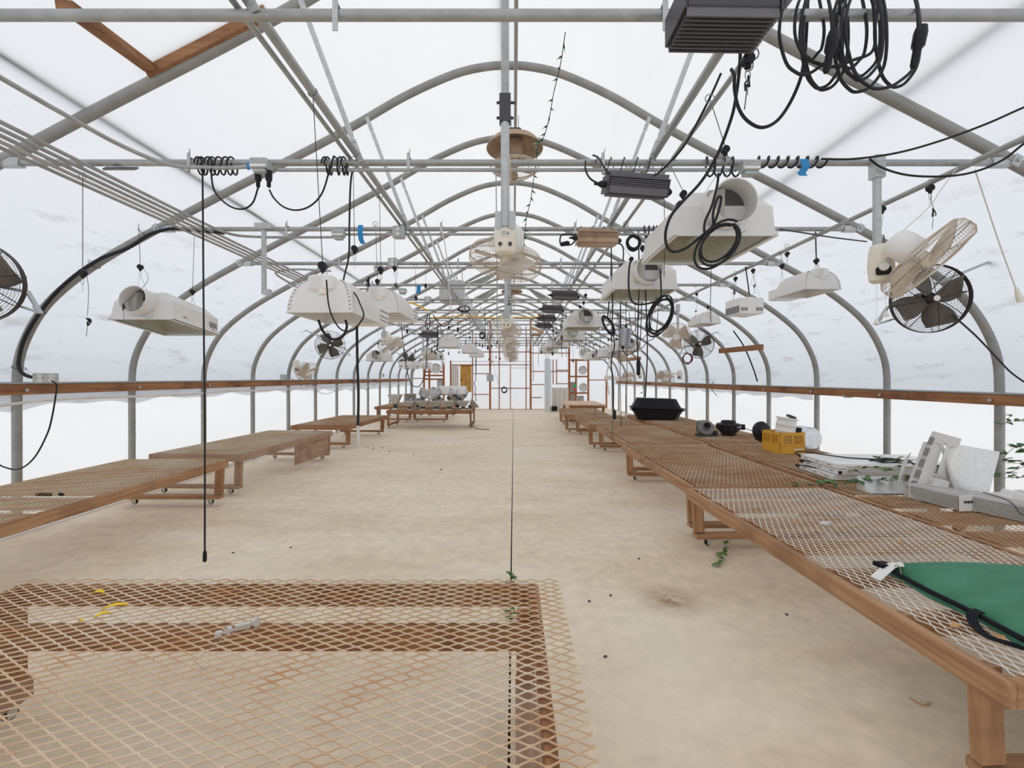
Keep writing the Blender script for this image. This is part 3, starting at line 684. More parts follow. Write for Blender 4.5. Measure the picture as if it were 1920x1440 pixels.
# ================================================================ AIR-COOLED HOODS
HWD, HLN = .58, .62
def rect(x, y0, y1, z): return [(-x,y0,z),(x,y0,z),(x,y1,z),(-x,y1,z)]
def make_hood(label, loc, rot=(0,0,0), logo=False):
    t = thing('lamp_hood', label, 'grow light', loc, rot, 'air-cooled lamp hoods')
    w = HWD/2
    m = MB(); m.loft([rect(w,0,HLN,0),rect(w,0,HLN,.028),rect(w-.012,.010,HLN-.010,.030),rect(w-.022,.016,HLN-.016,.17),rect(w-.13,.06,HLN-.06,.265)], False, True)
    m.loft([rect(w-.004,.004,HLN-.004,0),rect(w-.03,.03,HLN-.03,.16),rect(w-.135,.07,HLN-.07,.255)][::-1], True, False)
    m.build('housing', whitem, t)
    for s in (-1,1): MB().box((s*(w-.012),HLN/2,.0035),(.024,HLN,.007)).build('rim', whitem, t)
    MB().add([(-w+.02,.02,.012),(w-.02,.02,.012),(w-.02,HLN-.02,.012),(-w+.02,HLN-.02,.012)],[(0,1,2,3)]).build('glass', glassm, t)
    m = MB(); m.loft([rect(w-.05,.05,HLN-.05,.03),rect(w-.10,.1,HLN-.1,.13),rect(w-.17,.16,HLN-.16,.2)], False, True); m.build('reflector_insert', insertm, t)
    MB().tube([(0,.12,.11),(0,.5,.11)],[.02,.03],10).build('lamp_tube', labelm, t, True)
    Mf = Matrix.Translation((0,.03,.155)) @ Matrix.Rotation(PI/2,4,'X')
    MB().lathe([(.121,-.02),(.121,.015),(.118,.03),(.118,.125),(.122,.128),(.122,.136),(.115,.136),(.113,.0),(.113,-.02)], 32, Mf).build('flange', whitem, t, True)
    m = MB(); m.lathe([(.001,.012),(.113,.012)], 32, Mf); m.build('duct_shade', innerd, t)  # closed dark disc, paints the shade of the open flange hole
    MB().box((-.058,.0,.155),(.085,.05,.185),(0,0,-.25)).build('inner_baffle', innerg, t)
    MB().box((.0,.0,.075),(.15,.04,.03),(.3,0,0)).build('inner_lip', innerg, t)
    for s in (.12,.5):
        m = MB()
        for q in (-1,1): m.tube([(q*.07,s,.262),(q*.07,s,.285),(q*.06,s,.292)], .003, 5)
        m.build('hook', wirem, t)
    m = MB(); m.tube(spline([(.12,.004,.085),(.06,-.03,.07),(.05,-.035,.03),(.07,-.02,.005),(.11,.002,.03)],5), .0018, 5); m.build('latch_wire', wirem, t)
    MB().box((-.16,.24,.262),(.05,.06,.05),None,.008).build('cord_gland', find, t)
    if logo:
        x = w-.008
        zig = [(-.055,.032),(-.035,.018),(-.02,.034),(0,.022),(.02,.036),(.035,.02),(.06,.03),(.05,.0),(.06,-.03),(.03,-.018),(.012,-.036),(-.008,-.02),(-.03,-.034),(-.05,-.02)]
        o = MB().add([(x-(.07+b)*.085+.0015, .53+a, .085+b) for a,b in zig], [tuple(range(len(zig)))]); o.build('logo', printm, t)
        for yy, zz in ((.15,.06),(.53,.035)):
            MB().add([(x-zz*.07+.0015,yy-.035,zz),(x-zz*.07+.0015,yy,zz-.007),(x-zz*.07+.0015,yy+.035,zz),(x-zz*.07+.0015,yy,zz+.009)],[(0,1,2,3)]).build('badge', printm, t)
    return t
hood0 = make_hood('largest white lamp hood with open round flange, nearest right of centre', (1.18,2.42,2.237), (0,0,0))
def hang_two(x, y, z, zt, lab, xt=None, L=HLN, rise=.45):
    lab = ' '.join(lab.split(',')[0].split()[:9])
    for yy, w_ in ((y+.12,'near'),(y+L-.12,'far')):
        hanger('rope at the %s end of the %s' % (w_, lab.split(',')[0]), (xt if xt is not None else x, yy, zt), (x, yy, z+.265+rise*.42), [(x-.07,yy,z+.285),(x+.07,yy,z+.285)])
hanger('rope hanger with black ratchet holding the largest right hood near end', (1.0,2.22,ZC+.04), P(1360,285,2.50), [(1.11,2.54,2.52),(1.25,2.54,2.52)])
hanger('rope hanger with ratchet at the far left corner of the largest right hood', (1.03,2.88,ZC+.03), P(1281,367,2.90), [(1.11,2.92,2.52),(1.25,2.92,2.52)])
R_HOODS = [((1.18,3.87,2.235),'second white lamp hood in the right row, under the largest hood'),((1.12,6.85,2.245),'third white lamp hood in the right row, round flange facing the aisle'),
           ((1.22,9.1,2.24),'fourth white lamp hood in the right row'),((1.15,11.2,2.23),'fifth white lamp hood in the right row'),((1.10,13.4,2.22),'farthest white lamp hood in the right row, above the duct')]
for loc, lab in R_HOODS:
    dup(hood0, loc, (0,0,0), lab); hang_two(loc[0], loc[1], loc[2], ZC+.03, lab, 1.03, rise=.3)
hl = make_hood('white lamp hood with black zigzag logo hanging tilted at the left wall', (-3.315,3.87,1.966), (-.14,0,0), True)
hanger('rope hanger at the flange end of the tilted left hood', P(258,375,3.95), P(263,503,3.95), [P(257,541,3.95),P(275,543,3.95)], P(233,575,3.7))
hanger('rope hanger at the logo end of the tilted left hood', P(365,425,4.35), P(361,549,4.35), [P(356,574,4.35),P(368,577,4.35)])
for loc, lab in (((-3.58,11.4,1.885),'white lamp hood hanging far left above the third bench'),((-2.6,14.2,2.04),'small distant white lamp hood in front of the left fan rack')):
    dup(hood0, loc, (0,0,.05), lab); hang_two(loc[0], loc[1], loc[2], ZC-.03, lab)
for loc, lab in (((2.45,9.3,2.02),'white lamp hood on the far right beneath the dusty pole fan'),((2.5,11.0,1.98),'white lamp hood second of the far right row'),((2.45,12.8,1.98),'farthest white lamp hood of the far right row')):
    dup(hood0, loc, (0,0,.0), lab); hang_two(loc[0], loc[1], loc[2], ZC-.06, lab, 2.85)

# ================================================================ WING REFLECTORS WITH BALLAST BOX
def curved(w, l, h, n=7):
    rings = []
    for i in range(n+1):
        t = i/n; ins = (1-math.cos(t*PI/2)); z = h*math.sin(t*PI/2)
        rings.append(rect(w/2-ins*w*.30, ins*l*.20, l-ins*l*.20, z))
    return rings
def make_wing(label, loc, rot=(0,0,0), box=True):
    t = thing('wing_reflector', label, 'grow light', loc, rot, 'open wing reflector lights')
    w, l, h = .345, .47, .195
    m = MB(); m.loft(curved(w,l,h), False, True)
    inn = [[(x*.965, (y-l/2)*.965+l/2, z-.006 if z > .01 else z) for x,y,z in r] for r in curved(w,l,h)]
    m.loft(inn[::-1], True, False); m.build('reflector_shell', whitem, t, True)
    m = MB()
    for a, b in (((-w/2,0),(w/2,0)),((w/2,0),(w/2,l)),((w/2,l),(-w/2,l)),((-w/2,l),(-w/2,0))):
        m.bar((a[0],a[1],.003),(b[0],b[1],.003),.012,.006)
    m.build('rim', whitem, t)
    m = MB()
    for i in range(1,7):
        r = curved(w,l,h)[i]; q = curved(w,l,h)[i-1]
        for s in (0,1):
            for f in (0,.5): 
                p = Vector(q[s]).lerp(Vector(r[s]), f); m.box(p+Vector((.012 if s == 0 else -.012,-.002,0)),(.009,.004,.004))
    m.build('rivets', printm, t)
    m = MB(); m.box((0,.045,h-.035),(.13,.09,.085),None,.012)
    for k in range(6): m.box((-.05+k*.012,-.002,h-.03),(.006,.006,.06))
    m.build('socket_housing', whitec, t)
    MB().lathe([(.001,0),(.034,0),(.034,.03),(.03,.04)],14,Matrix.Translation((.012,.035,h-.095))).build('socket_ring', creamm, t, True)
    MB().tube([(0,.1,.1),(0,.36,.1)],[.02,.035],10).build('lamp', labelm, t, True)
    m = MB(); m.tube([(-.02,.06,h+.008),(0,.06,h+.05),(.02,.06,h+.008)], .003, 5); m.build('hook', wirem, t)
    if box:
        b = MB().box((0.03,l+.14,.065),(.25,.22,.11),None,.008).build('ballast_box', whitec, t)
        m = MB()
        for z in (.035,.06,.095): m.box((.156,l+.14,z),(.004,.17,.006))
        m.build('vent_groove', printm, b)
        MB().box((.12,l+.028,.07),(.03,.006,.05)).build('power_socket', socketm, b)
    return t
wing0 = make_wing('nearest white wing reflector left of the aisle', (-1.015,2.28,1.79))
hanger('rope hanger holding the nearest left wing reflector', (-1.0,2.17,ZC+.04), P(605,503,2.33), [(-1.035,2.34,1.975),(-.995,2.34,1.975)])
WINGS = [((-1.04,3.32,1.945),'second white wing reflector left of the aisle, behind the nearest one'),((-1.13,7.5,1.98),'third white wing reflector left of the aisle, far down'),
         ((-.98,9.6,2.0),'fourth white wing reflector left of the aisle, far down'),((-.95,11.0,1.98),'fifth and smallest white wing reflector left of the aisle')]
for loc, lab in WINGS:
    dup(wing0, loc, (0,0,0), lab); hanger('rope hanger of the '+' '.join(lab.split()[:8]).rstrip(','), (loc[0],loc[1]+.06,ZC+.03), (loc[0]+.01,loc[1]+.06,loc[2]+.33), [(loc[0]-.02,loc[1]+.06,loc[2]+.19),(loc[0]+.02,loc[1]+.06,loc[2]+.19)], (loc[0]-.09,loc[1]+.05,loc[2]+.25))
for loc, lab, rz in (((2.91,4.1,2.283),'white wing reflector hanging on the right hanger pipe',0),((3.3,7.3,2.36),'smaller distant white wing reflector hanging on the right hanger pipe',0)):
    dup(wing0, loc, (0,0,rz), lab)
    hanger('rope at the socket end of the '+lab.replace(' hanging on the right hanger pipe',' at right'), (2.85,loc[1]+.02,ZC-.03), (loc[0]-.02,loc[1]+.06,loc[2]+.27), [(loc[0]-.02,loc[1]+.06,loc[2]+.19),(loc[0]+.02,loc[1]+.06,loc[2]+.19)])
    hanger('rope at the box end of the '+lab.replace(' hanging on the right hanger pipe',' at right'), (2.85,loc[1]+.55,ZC-.05), (2.87,loc[1]+.56,loc[2]+.35), [(loc[0]-.1,loc[1]+.5,loc[2]+.15),(loc[0]+.1,loc[1]+.7,loc[2]+.15)])
# vented boxes
def make_vbox(label, loc, rot=(0,0,0)):
    t = thing('vented_light', label, 'grow light', loc, rot, 'vented box lights')
    MB().box((0,.16,.10),(.30,.32,.19),None,.006).build('casing', whitec, t)
    for s in (-1,1):
        m = MB()
        for i in range(2):
            for j in range(3): m.box((s*.095+(-.022+i*.046),-.001,.045+j*.014),(.038,.006,.010))
        m.build('vent', printm, t)
        MB().box((s*.1505,.16,.06),(.004,.30,.085)).build('side_panel', mat('panel_grey',(.17,.17,.175),.4) if s < 0 else PG, t) if s < 0 else None
    MB().lathe([(.001,-.02),(.06,-.02),(.075,0)],16,Matrix.Translation((0,.16,.005))).build('lamp_ring', labelm, t, True)
    MB().box((0,.05,.20),(.09,.04,.02),None,.004).build('cord_cap', whitec, t)
    return t
PG = find
vb0 = make_vbox('white vented box light with grey side panel on the right hanger pipe', (2.86,5.23,2.215), (0,0,.06))
hanger('left rope hanger of the vented box light', P(1379,512,5.4), P(1379,524,5.4), [P(1367,566,5.35),P(1390,559,5.3)], P(1376,546,5.3))
hanger('right rope hanger of the vented box light', P(1411,496,5.3), P(1412,509,5.3), [P(1400,556,5.3),P(1425,558,5.3)], P(1415,535,5.25))
for i,(u,Y) in enumerate(((757,12.6),(777,13.0),(797,13.3))):
    c = P(u,690,Y); dup(vb0, (c.x,Y,1.72), (0,0,-.1), 'distant white vented box light above the left benches, %s from the left' % ORD[i])
    hanger('thin rope of the distant vented box, %s from the left' % ORD[i], (c.x,Y+.1,ZC-.03), (c.x,Y+.1,2.25), [(c.x-.1,Y+.1,1.93),(c.x+.1,Y+.1,1.93)])

# ================================================================ FINNED BALLASTS
def make_ballast(label, loc, rot, m1, m2, L=.36, name='finned_ballast', cat='ballast', plugs=True):
    t = thing(name, label, cat, loc, rot, 'finned ballasts')
    MB().box((0,0,.06),(L,.17,.09),None,.006).build('core', m2, t)
    m = MB()
    for k in range(10): m.box((0,-.078+k*.0172,.118),(L*.985,.006,.03))
    for k in range(5): m.box((0,-.088,.105-k*.011),(L*.985,.014,.004))
    m.build('heat_fins', m1, t)
    MB().box((0,-.089,.035),(L*.99,.012,.045),None,.004).build('side_band', m1, t)
    MB().box((0,0,.008),(L*.93,.16,.016)).build('base_plate', m2, t)
    for s in (-1,1): MB().box((s*(L/2+.004),0,.06),(.008,.175,.10)).build('end_cap', m2, t)
    if plugs:
        MB().lathe([(.012,0),(.02,.005),(.02,.03),(.009,.05),(.009,.07)],10,Matrix.Translation((-L/2-.008,-.03,.06)) @ Matrix.Rotation(-PI/2,4,'Y')).build('power_plug', blackp, t, True)
        MB().lathe([(.012,0),(.024,.005),(.024,.025),(.01,.04)],10,Matrix.Translation((L/2+.008,-.02,.045)) @ Matrix.Rotation(PI/2,4,'Y')).build('lamp_socket', blackp, t, True)
    return t
b0 = make_ballast('dark grey finned ballast wired to the nearest chord', P(1187,371,2.66), (.35,.06,.04), finm, find, .35)
make_ballast('bronze finned ballast hung from the second chord', P(1118,461,3.95), (.1,.02,0), bronzem, bronzem, .345)
make_ballast('large dark finned ballast at the top edge right of centre', (.715,1.5,2.76), (PI,.0,.02), finm, find, .31, plugs=False)
for (u,v,Y,sc,lab) in ((1058,562,6.4,1,'dark grey ballast hanging above the third right hood'),(1035,586,8.0,1,'dark grey ballast hanging below and beyond the one above the third right hood'),(1024,602,9.3,1,'grey ballast third along the far right row'),(1020,615,11.0,1,'small dark ballast fourth along the far right row'),(805,632,10.2,1,'grey ballast hanging far left of the aisle fan')):
    dup(b0, P(u,v,Y), (.25,.03,.05), lab)
    c = P(u,v,Y); tag(MB().tube([c+Vector((-.1,0,.12)),(c.x-.1,Y,ZC-.02)],.003,4).build('hanging_wire', wirem), 'wire holding the '+' '.join(lab.replace(' hanging','').split()[:10]), 'wire')
o = make_ballast('pale grey ballast hanging upright on a cord at right', P(1163,632,6.2), (0,PI/2+.1,0), mat('pale_grey_fin',(.40,.40,.44),.45,.3), mat('pale_grey_case',(.36,.36,.40),.45,.3), .24)

# ================================================================ FANS
def cage(mb, rad, depth, n, r, M, hub=.05, rings=3, dome=.35):
    """half of a round wire cage; local z = outwards"""
    for k in range(n):
        a = 2*PI*k/n; ca, sa = math.cos(a), math.sin(a)
        pts = [Vector((rad*ca,rad*sa,0)), Vector((rad*.99*ca,rad*.99*sa,depth*.45)), Vector((rad*.90*ca,rad*.90*sa,depth*.80)), Vector((rad*.55*ca,rad*.55*sa,depth*.97)), Vector((hub*ca,hub*sa,depth))]
        mb.tube([M @ p for p in pts], r, 3, False)
    for q in range(rings):
        f = (.55,.9,.99)[q]; z = (.97,.80,.45)[q]*depth
        mb.ring(rad*f, z, r*1.6, 36, 4, M)
    mb.ring(rad, 0, r*2.6, 40, 5, M)
def blades(parent, M, rad, n, m, wdt=.11, pitch=.5, name='blade'):
    for k in range(n):
        a = 2*PI*k/n+.3; mb = MB(M @ Matrix.Rotation(a,4,'Z')); vv = []; ff = []
        N = 6
        for i in range(N+1):
            f = i/N; rr = rad*(.14+.78*f); ww = wdt*(.45+.75*math.sin(min(1,f*1.15)*PI*.62))
            for s, zz in ((-.5,-1),(.0,.12),(.5,1)):
                vv.append((rr, s*ww*1.2+f*.03, zz*ww*.5*pitch))
        for i in range(N):
            for s in range(2): ff.append((i*3+s,(i+1)*3+s,(i+1)*3+s+1,i*3+s+1))
        mb.add(vv, ff); mb.add([(x,y,z-.003) for x,y,z in vv], [f[::-1] for f in ff]); mb.build(name, m, parent, True)
def face_matrix(direction, roll=0):
    return Vector(direction).normalized().to_track_quat('Z','Y').to_matrix().to_4x4() @ Matrix.Rotation(roll,4,'Z')
def make_wall_fan(label, loc, head, direction, rad=.235, body_rot=0.0, cords=True, pole=None, wire=tanm, n=64, md=.13):
    """loc = wall plate bottom; head = centre of the cage relative to loc; direction = where it blows"""
    t = thing('wall_fan', label, 'fan', loc, (0,0,0), 'cream oscillating wall fans')
    Mb = Matrix.Rotation(body_rot,4,'Z')
    m = MB(Mb); 
    rings = []
    for z, w, d, yo in ((0,.045,.03,0),(.015,.062,.05,0),(.10,.07,.065,0),(.19,.065,.07,0),(.235,.055,.05,.0),(.245,.03,.02,0)):
        rings.append([(w*math.cos(a),-d*.9+ (d*math.sin(a)) + d*.9,z) for a in [2*PI*k/16 for k in range(16)]])
    m.loft(rings); m.build('bracket_body', creamm, t, True)
    m = MB(Mb); m.box((.0,-.06,.065),(.075,.03,.05),None,.008); m.build('control_panel', blackp, t)
    MB(Mb).lathe([(.001,.02),(.022,.02),(.026,0)],14,Matrix.Translation((0,-.072,.085)) @ Matrix.Rotation(PI/2,4,'X')).build('knob', labelm, t, True)
    for s in (-.03,.03): MB(Mb).lathe([(.001,.012),(.011,.012),(.011,0)],10,Matrix.Translation((s,.052,.05)) @ Matrix.Rotation(-PI/2,4,'X')).build('screw', socketm, t)
    head = Vector(head); D = Vector(direction).normalized(); mot = head-D*md
    a = Vector((0,0,.16)); 
    arm = MB().bar(a, a.lerp(mot,.75), .06, .055); arm.build('arm', creamm, t)
    Mm = Matrix.Translation(mot) @ face_matrix(D)
    MB(Mm).lathe([(.001,-.085),(.05,-.085),(.075,-.06),(.083,-.02),(.083,.055),(.07,.075),(.001,.075)],24).build('motor_housing', whitec, t, True)
    m = MB(Mm)
    for k in range(7): m.box((.0+.082*math.cos(.5+k*.16),.082*math.sin(.5+k*.16),-.01),(.006,.006,.03))
    m.build('motor_slots', printm, t)
    Mh = Matrix.Translation(head) @ face_matrix(D)
    mb = MB(); cage(mb, rad, .075, n, .0011, Mh, .055); mb.build('front_cage', wire, t)
    mb = MB(); cage(mb, rad, -.075, n, .0011, Mh, .07); mb.build('rear_cage', wire, t)
    MB(Mh).lathe([(.001,.079),(.06,.079),(.063,.073)],18).build('front_badge', labelm, t, True)
    MB(Mh).lathe([(.001,.05),(.03,.045),(.04,.0),(.04,-.04)],14).build('hub', creamm, t, True)
    blades(t, Mh, rad*.95, 3, tanblade, .17, .5)
    if cords:
        for s in (-.025,.02):
            m = MB(Mb); m.tube([(s,-.02,.005),(s,-.02,-.20+s)],.0012,4); m.lathe([(.001,0),(.006,-.003),(.02,-.035),(.001,-.037)],8,Matrix.Translation((s,-.02,-.20+s))); m.build('pull_cord', labelm, t)
    if pole is not None:
        p = Vector(pole); MB().tube([(p.x,p.y,.10),(p.x,p.y,p.z)],.0235,12).build('pole', galv2, t, True)
        MB().box((p.x,p.y-.0,.175),(.09,.012,.09)).build('mount_plate', galv2, t); m = MB(); m.box((p.x,p.y,p.z-.06),(.062,.062,.14)); m.tube([(p.x-.03,p.y-.03,p.z-.03),(p.x+.03,p.y-.03,p.z-.03)],.006,6); m.build('pole_clamp', galv2, t)
    return t
# centre fan on a drop pole at the nearest truss
cf = make_wall_fan('dusty wall fan on the drop pole above the aisle, nearest the camera', (-.05,2.63,2.19), (.0,.17,.02), (-.2,.5,-.75), .235, PI, False, None, tanm, 72)
MB().tube([(0,-.062,.15),(0,-.062,.86)],.0255,14).build('pole', galv2, cf, True)
MB().tube([(0,-.062,.80),(0,-.062,2.04)],.0235,14).build('upper_pole', galv, cf, True)
m = MB(); m.box((0,-.062,.84),(.066,.058,.16)); m.tube([(-.05,-.062,.79),(.05,-.062,.79)],.008,6); m.tube([(-.05,-.062,.88),(.06,-.062,.88)],.008,6); m.build('pole_sleeve', find, cf)
MB().box((0,-.06,.19),(.12,.012,.10)).build('mount_plate', galv2, cf)
lb = MB().box((.0,-.064,.11),(.055,.003,.035)).build('rating_label', labelm, cf)
m = MB()
for k in range(5): m.box((-.008,-.0662,.122-k*.006),(.03,.001,.002))
m.box((.017,-.0662,.11),(.012,.001,.02)); m.build('label_print', printm, lb)
for i,(Y,lab) in enumerate(((6.42,'second dusty wall fan on a drop pole above the aisle'),(8.95,'third dusty wall fan on a drop pole above the aisle'),(11.35,'fourth dusty wall fan above the aisle, far away'),(13.8,'farthest dusty wall fan above the aisle'))):
    dup(cf, (-.11+.01*i, Y, [2.17,2.16,2.12,2.08][i]), (0,0,0), lab)
# right pole fan near
rf = make_wall_fan('big cream wall fan on a pole at the right, tilted downward beside the black fan', (2.31,2.74,2.045), (.075,-.22,.085), (.56,-.42,-.70), .25, -.5, True, (0,.03,.80), tanm, 84, .13)
pz = [((3.0,8.0,2.07),'dusty cream pole fan on the right in front of the mesh-caged black fan'),((2.72,10.8,1.95),'greenish dusty pole fan farther along the right side')]
r2 = make_wall_fan(pz[0][1], (3.16,8.35,2.10), (-.12,-.22,.12), (-.35,-.8,-.25), .25, -.3, False, (0,.03,.75), tanm, 48)
dup(r2, (2.86,11.1,1.98), (0,0,0), pz[1][1])
for loc, lab in (((-2.35,7.95,2.06),'dusty cream pole fan hanging at left above the far hood'),((-2.48,12.0,2.05),'distant cream pole fan at left before the end wall')):
    o = make_wall_fan(lab, loc, (.06,.19,.0), (.18,.5,-.75), .235, PI, False, (0,-.062,.8), tanm, 40)
# wall fans clipped to posts
make_wall_fan('small cream wall fan on the fifth left post, tilted down', (-4.44,8.9,1.56), (.27,-.1,.02), (.45,-.25,-.62), .225, .8, False, None, tanm, 40)
o = make_wall_fan('cream wall fan on a far right post, drooping', (4.33,11.35,1.40), (-.42,-.1,.05), (-.35,-.5,-.62), .235, -.8, False, None, tanm, 40)
dup(o, (4.33,14.9,1.42), (0,0,0), 'farther cream wall fan on a right post, drooping')
# black drum fans
def make_black(label, loc, direction, rad=.275, nblade=4, wire=darkwire, bracket=1, nr=15):
    t = thing('black_fan', label, 'fan', loc, (0,0,0), 'black caged circulation fans')
    M = face_matrix(direction)
    for s, nm in ((1,'front_guard'),(-1,'rear_guard')):
        m = MB()
        for k in range(nr): 
            f = .16+.82*k/(nr-1); m.ring(rad*f, s*(.085-.05*f*f), .0012, 40, 4, M)
        for k in range(8):
            a = 2*PI*k/8+.2; ca, sa = math.cos(a), math.sin(a)
            m.tube([M @ Vector((rad*f*ca, rad*f*sa, s*(.085-.05*f*f))) for f in (.1,.4,.7,1.0)], .0032, 4)
        m.build(nm, wire, t)
    m = MB(M); m.lathe([(rad,-.022),(rad+.005,-.02),(rad+.005,.02),(rad,.022)],40); m.build('drum_ring', wire, t, True)
    MB(M).lathe([(.001,.092),(.02,.09),(.024,.084)],14).build('badge', labelm, t, True)
    MB(M).lathe([(.06,-.02),(.06,-.14),(.05,-.16),(.001,-.16)],14).build('motor', darkwire, t, True)
    MB(M).lathe([(.001,.04),(.03,.035),(.035,-.03)],12).build('hub', darkwire, t, True)
    blades(t, M, rad*.93, nblade, bladed, .125, .7)
    m = MB(); b = bracket
    m.bar((b*.2,.16,.16),(b*.62,.05,.35),.04,.02); m.bar((-b*.25,.12,-.05),(-b*.36,.10,-.20),.028,.012); m.bar((-b*.36,.10,-.20),(-b*.20,.12,-.15),.028,.012); m.bar((-b*.25,.12,-.05),(b*.25,.16,.05),.03,.02)
    m.build('mount_bracket', galv2, t)
    return t
make_black('black mesh-caged fan at the right wall, largest in view', (3.44,3.6,2.10), (-.25,-1,-.1), .275)
lf = make_black('black mesh-caged fan cut off by the left edge', (-3.66,2.94,2.10), (.35,-1,-.1), .275, 4, darkwire, -1)
dup(lf, (-3.62,8.6,2.09), (0,0,.05), 'black three-dimensional caged fan on the left arch above the small cream fan')['label'] = 'black caged fan on the left arch above the small cream fan'
k2 = make_black('black caged fan on the right arch with a red cord coil', (3.66,8.6,2.11), (-.2,-1,0), .275, 3)
dup(lf, (-3.3,13.5,1.99), (0,0,0), 'distant black caged fan at left behind the vented boxes')
coil('small red-black cord coil hanging below the right arch fan', P(1289,672,8.3), .085,.095, 3, .008, mat('maroon_cord',(.12,.02,.03),.5), 0, .02)
# domed ceiling fans under the ridge
def make_dome(label, loc):
    t = thing('dome_fan', label, 'fan', loc, (0,0,0), 'domed fans under the ridge')
    MB().lathe([(.06,.085),(.15,.07),(.25,.03),(.30,-.03),(.312,-.05),(.31,-.055),(.295,-.03),(.24,.02),(.14,.055),(.001,.065)],36).build('dome', brownm, t, True)
    MB().box((0,0,.12),(.14,.10,.09),None,.01).build('mount_box', find, t)
    m = MB()
    for s in (-.04,.04): m.tube([(s,0,.16),(s,0,.32)],.006,6)
    m.build('suspension', galv2, t)
    MB().lathe([(.001,.05),(.085,.03),(.085,-.08),(.05,-.12),(.03,-.16),(.03,-.26),(.001,-.27)],20).build('motor', brownm, t, True)
    m = MB()
    Mx = Matrix.Translation((0,0,-.14))
    for q in range(9):
        f = .15+.85*q/8; m.ring(.26*f, -.31+.05*f*f-.08*(1-f*f), .0018, 36, 4)
    for k in range(24):
        a = 2*PI*k/24; m.tube([(.26*f*math.cos(a), .26*f*math.sin(a), -.31+.05*f*f-.08*(1-f*f)) for f in (.15,.5,.8,1)], .0016, 3, False)
    m.ring(.262,-.25,.006,36,5); m.ring(.262,-.27,.004,36,5)
    for k in range(4):
        a = PI/2*k+.6; m.tube([(.262*math.cos(a),.262*math.sin(a),-.25),(.05*math.cos(a),.05*math.sin(a),-.10)],.004,4)
    m.build('wire_guard', darkwire if False else tanm, t)
    blades(t, Matrix.Translation((0,0,-.27)), .24, 4, brownm, .14, .4)
    return t
dm = make_dome('brown domed fan hanging from the ridge behind the near drop pole', (.012,4.8,4.02))
dup(dm, (-.05,12.7,4.0), (0,0,0), 'distant domed fan under the ridge, second from the near end')
dup(dm, (-.05,8.4,4.05), (0,0,0), 'x') if False else None
# unit heater
c = P(848,567,9.6); t = thing('unit_heater', 'grey box heater with dark round openings hanging left of the ridge', 'heater', c)
MB().box((0,0,.23),(.53,.3,.45),None,.01).build('cabinet', heater, t)
for s in (-.1,.03,.18): MB().lathe([(.001,-.012),(.055,-.012),(.06,0)],16,Matrix.Translation((s,-.15,.40)) @ Matrix.Rotation(PI/2,4,'X')).build('opening', blackp, t, True)
m = MB(); 
for s in (-.22,.22): m.tube([(s,0,.45),(s,0,.75)],.01,6)
m.build('hanger_rods', galv, t)
MB().box((.03,0,-.02),(.42,.26,.04)).build('base_tray', heater, t)

# ================================================================ JUNCTION BOXES, TAPE, WRAPS
def jbox(label, u, v, Y, w=.11, h=.065, out=True, d=.07):
    c = P(u,v,Y); t = thing('junction_box', label, 'electrical box', c, group='junction boxes on the chords')
    MB().box((0,0,0),(w,d,h),None,.006).build('box', boxm, t)
    m = MB()
    for k in (-1,0,1): m.ring(.012, 0, .0018, 12, 4, Matrix.Translation((k*w*.28,-d/2-.001,h*.12)) @ Matrix.Rotation(PI/2,4,'X'))
    m.build('knockouts', galv2, t)
    MB().box((0,-d/2-.001,-h*.28),(w*.9,.002,h*.22)).build('label_strip', labelm, t)
    MB().box((.0,0,-h*.5-.012),(w*.7,d*.8,.025),None,.005).build('receptacle', boxm, t)
    return t
jbox('junction box with two hanging plugs on the nearest chord', 489,309,2.72)
jbox('junction box above the largest right hood', 1405,313,2.72)
jbox('junction box on the second chord left of the blue tape', 635,438,3.98)
jbox('junction box on the third chord left of centre', 711,504,5.2)
jbox('junction box on the fourth chord left of centre', 755,545,6.42)
def outletbox(label, u, v, Y, w=.11, lab2=None):
    c = P(u,v,Y); t = thing('outlet_box', label, 'electrical box', c, group='outlet boxes')
    MB().box((0,0,0),(w,.07,w),None,.008).build('box', boxm, t)
    for s in (-.022,.022): MB().lathe([(.001,.004),(.016,.004),(.017,0)],12,Matrix.Translation((0,-.036,s)) @ Matrix.Rotation(PI/2,4,'X')).build('outlet', outletm, t, True)
    return t
outletbox('square outlet box standing above the third chord left of centre', 737,493,5.2)
outletbox('dark square box on the second chord at the left purlin', 748,436,4.0)
outletbox('square outlet box on the fifth chord left of centre', 802,562,7.6)
def wallbox(label, u, v, Y, w, h, n=4, name='outlet_box', ang=0):
    c = P(u,v,Y); t = thing(name, label, 'electrical box', c, (0,0,ang), 'outlet boxes on the side rails')
    MB().box((0,0,0),(w,.06,h),None,.005).build('box', boxm, t)
    for i in range(n):
        x = (-.25+.5*(i%2))*w*.9; z = (.22-.44*(i//2))*h
        o = MB().lathe([(.001,.004),(.017,.004),(.018,0)],14,Matrix.Translation((x,-.031,z)) @ Matrix.Rotation(PI/2,4,'X')).build('outlet', outletm, t, True)
        MB().box((x-.005,-.0355,z+.002),(.002,.002,.008)).box((x+.005,-.0355,z+.002),(.002,.002,.008)).build('slots', socketm, o)
    return t
wallbox('grey four-outlet box on the left rail at the nearest post', 86,709,3.95,.16,.09, 4, ang=.75)
wallbox('white outlet pair set in the left timber rail', 327,723.5,6.0,.10,.055,2, ang=.9)
wallbox('white outlet pair set in the right timber rail', 1590,742.5,5.85,.10,.045,2, ang=-.9)
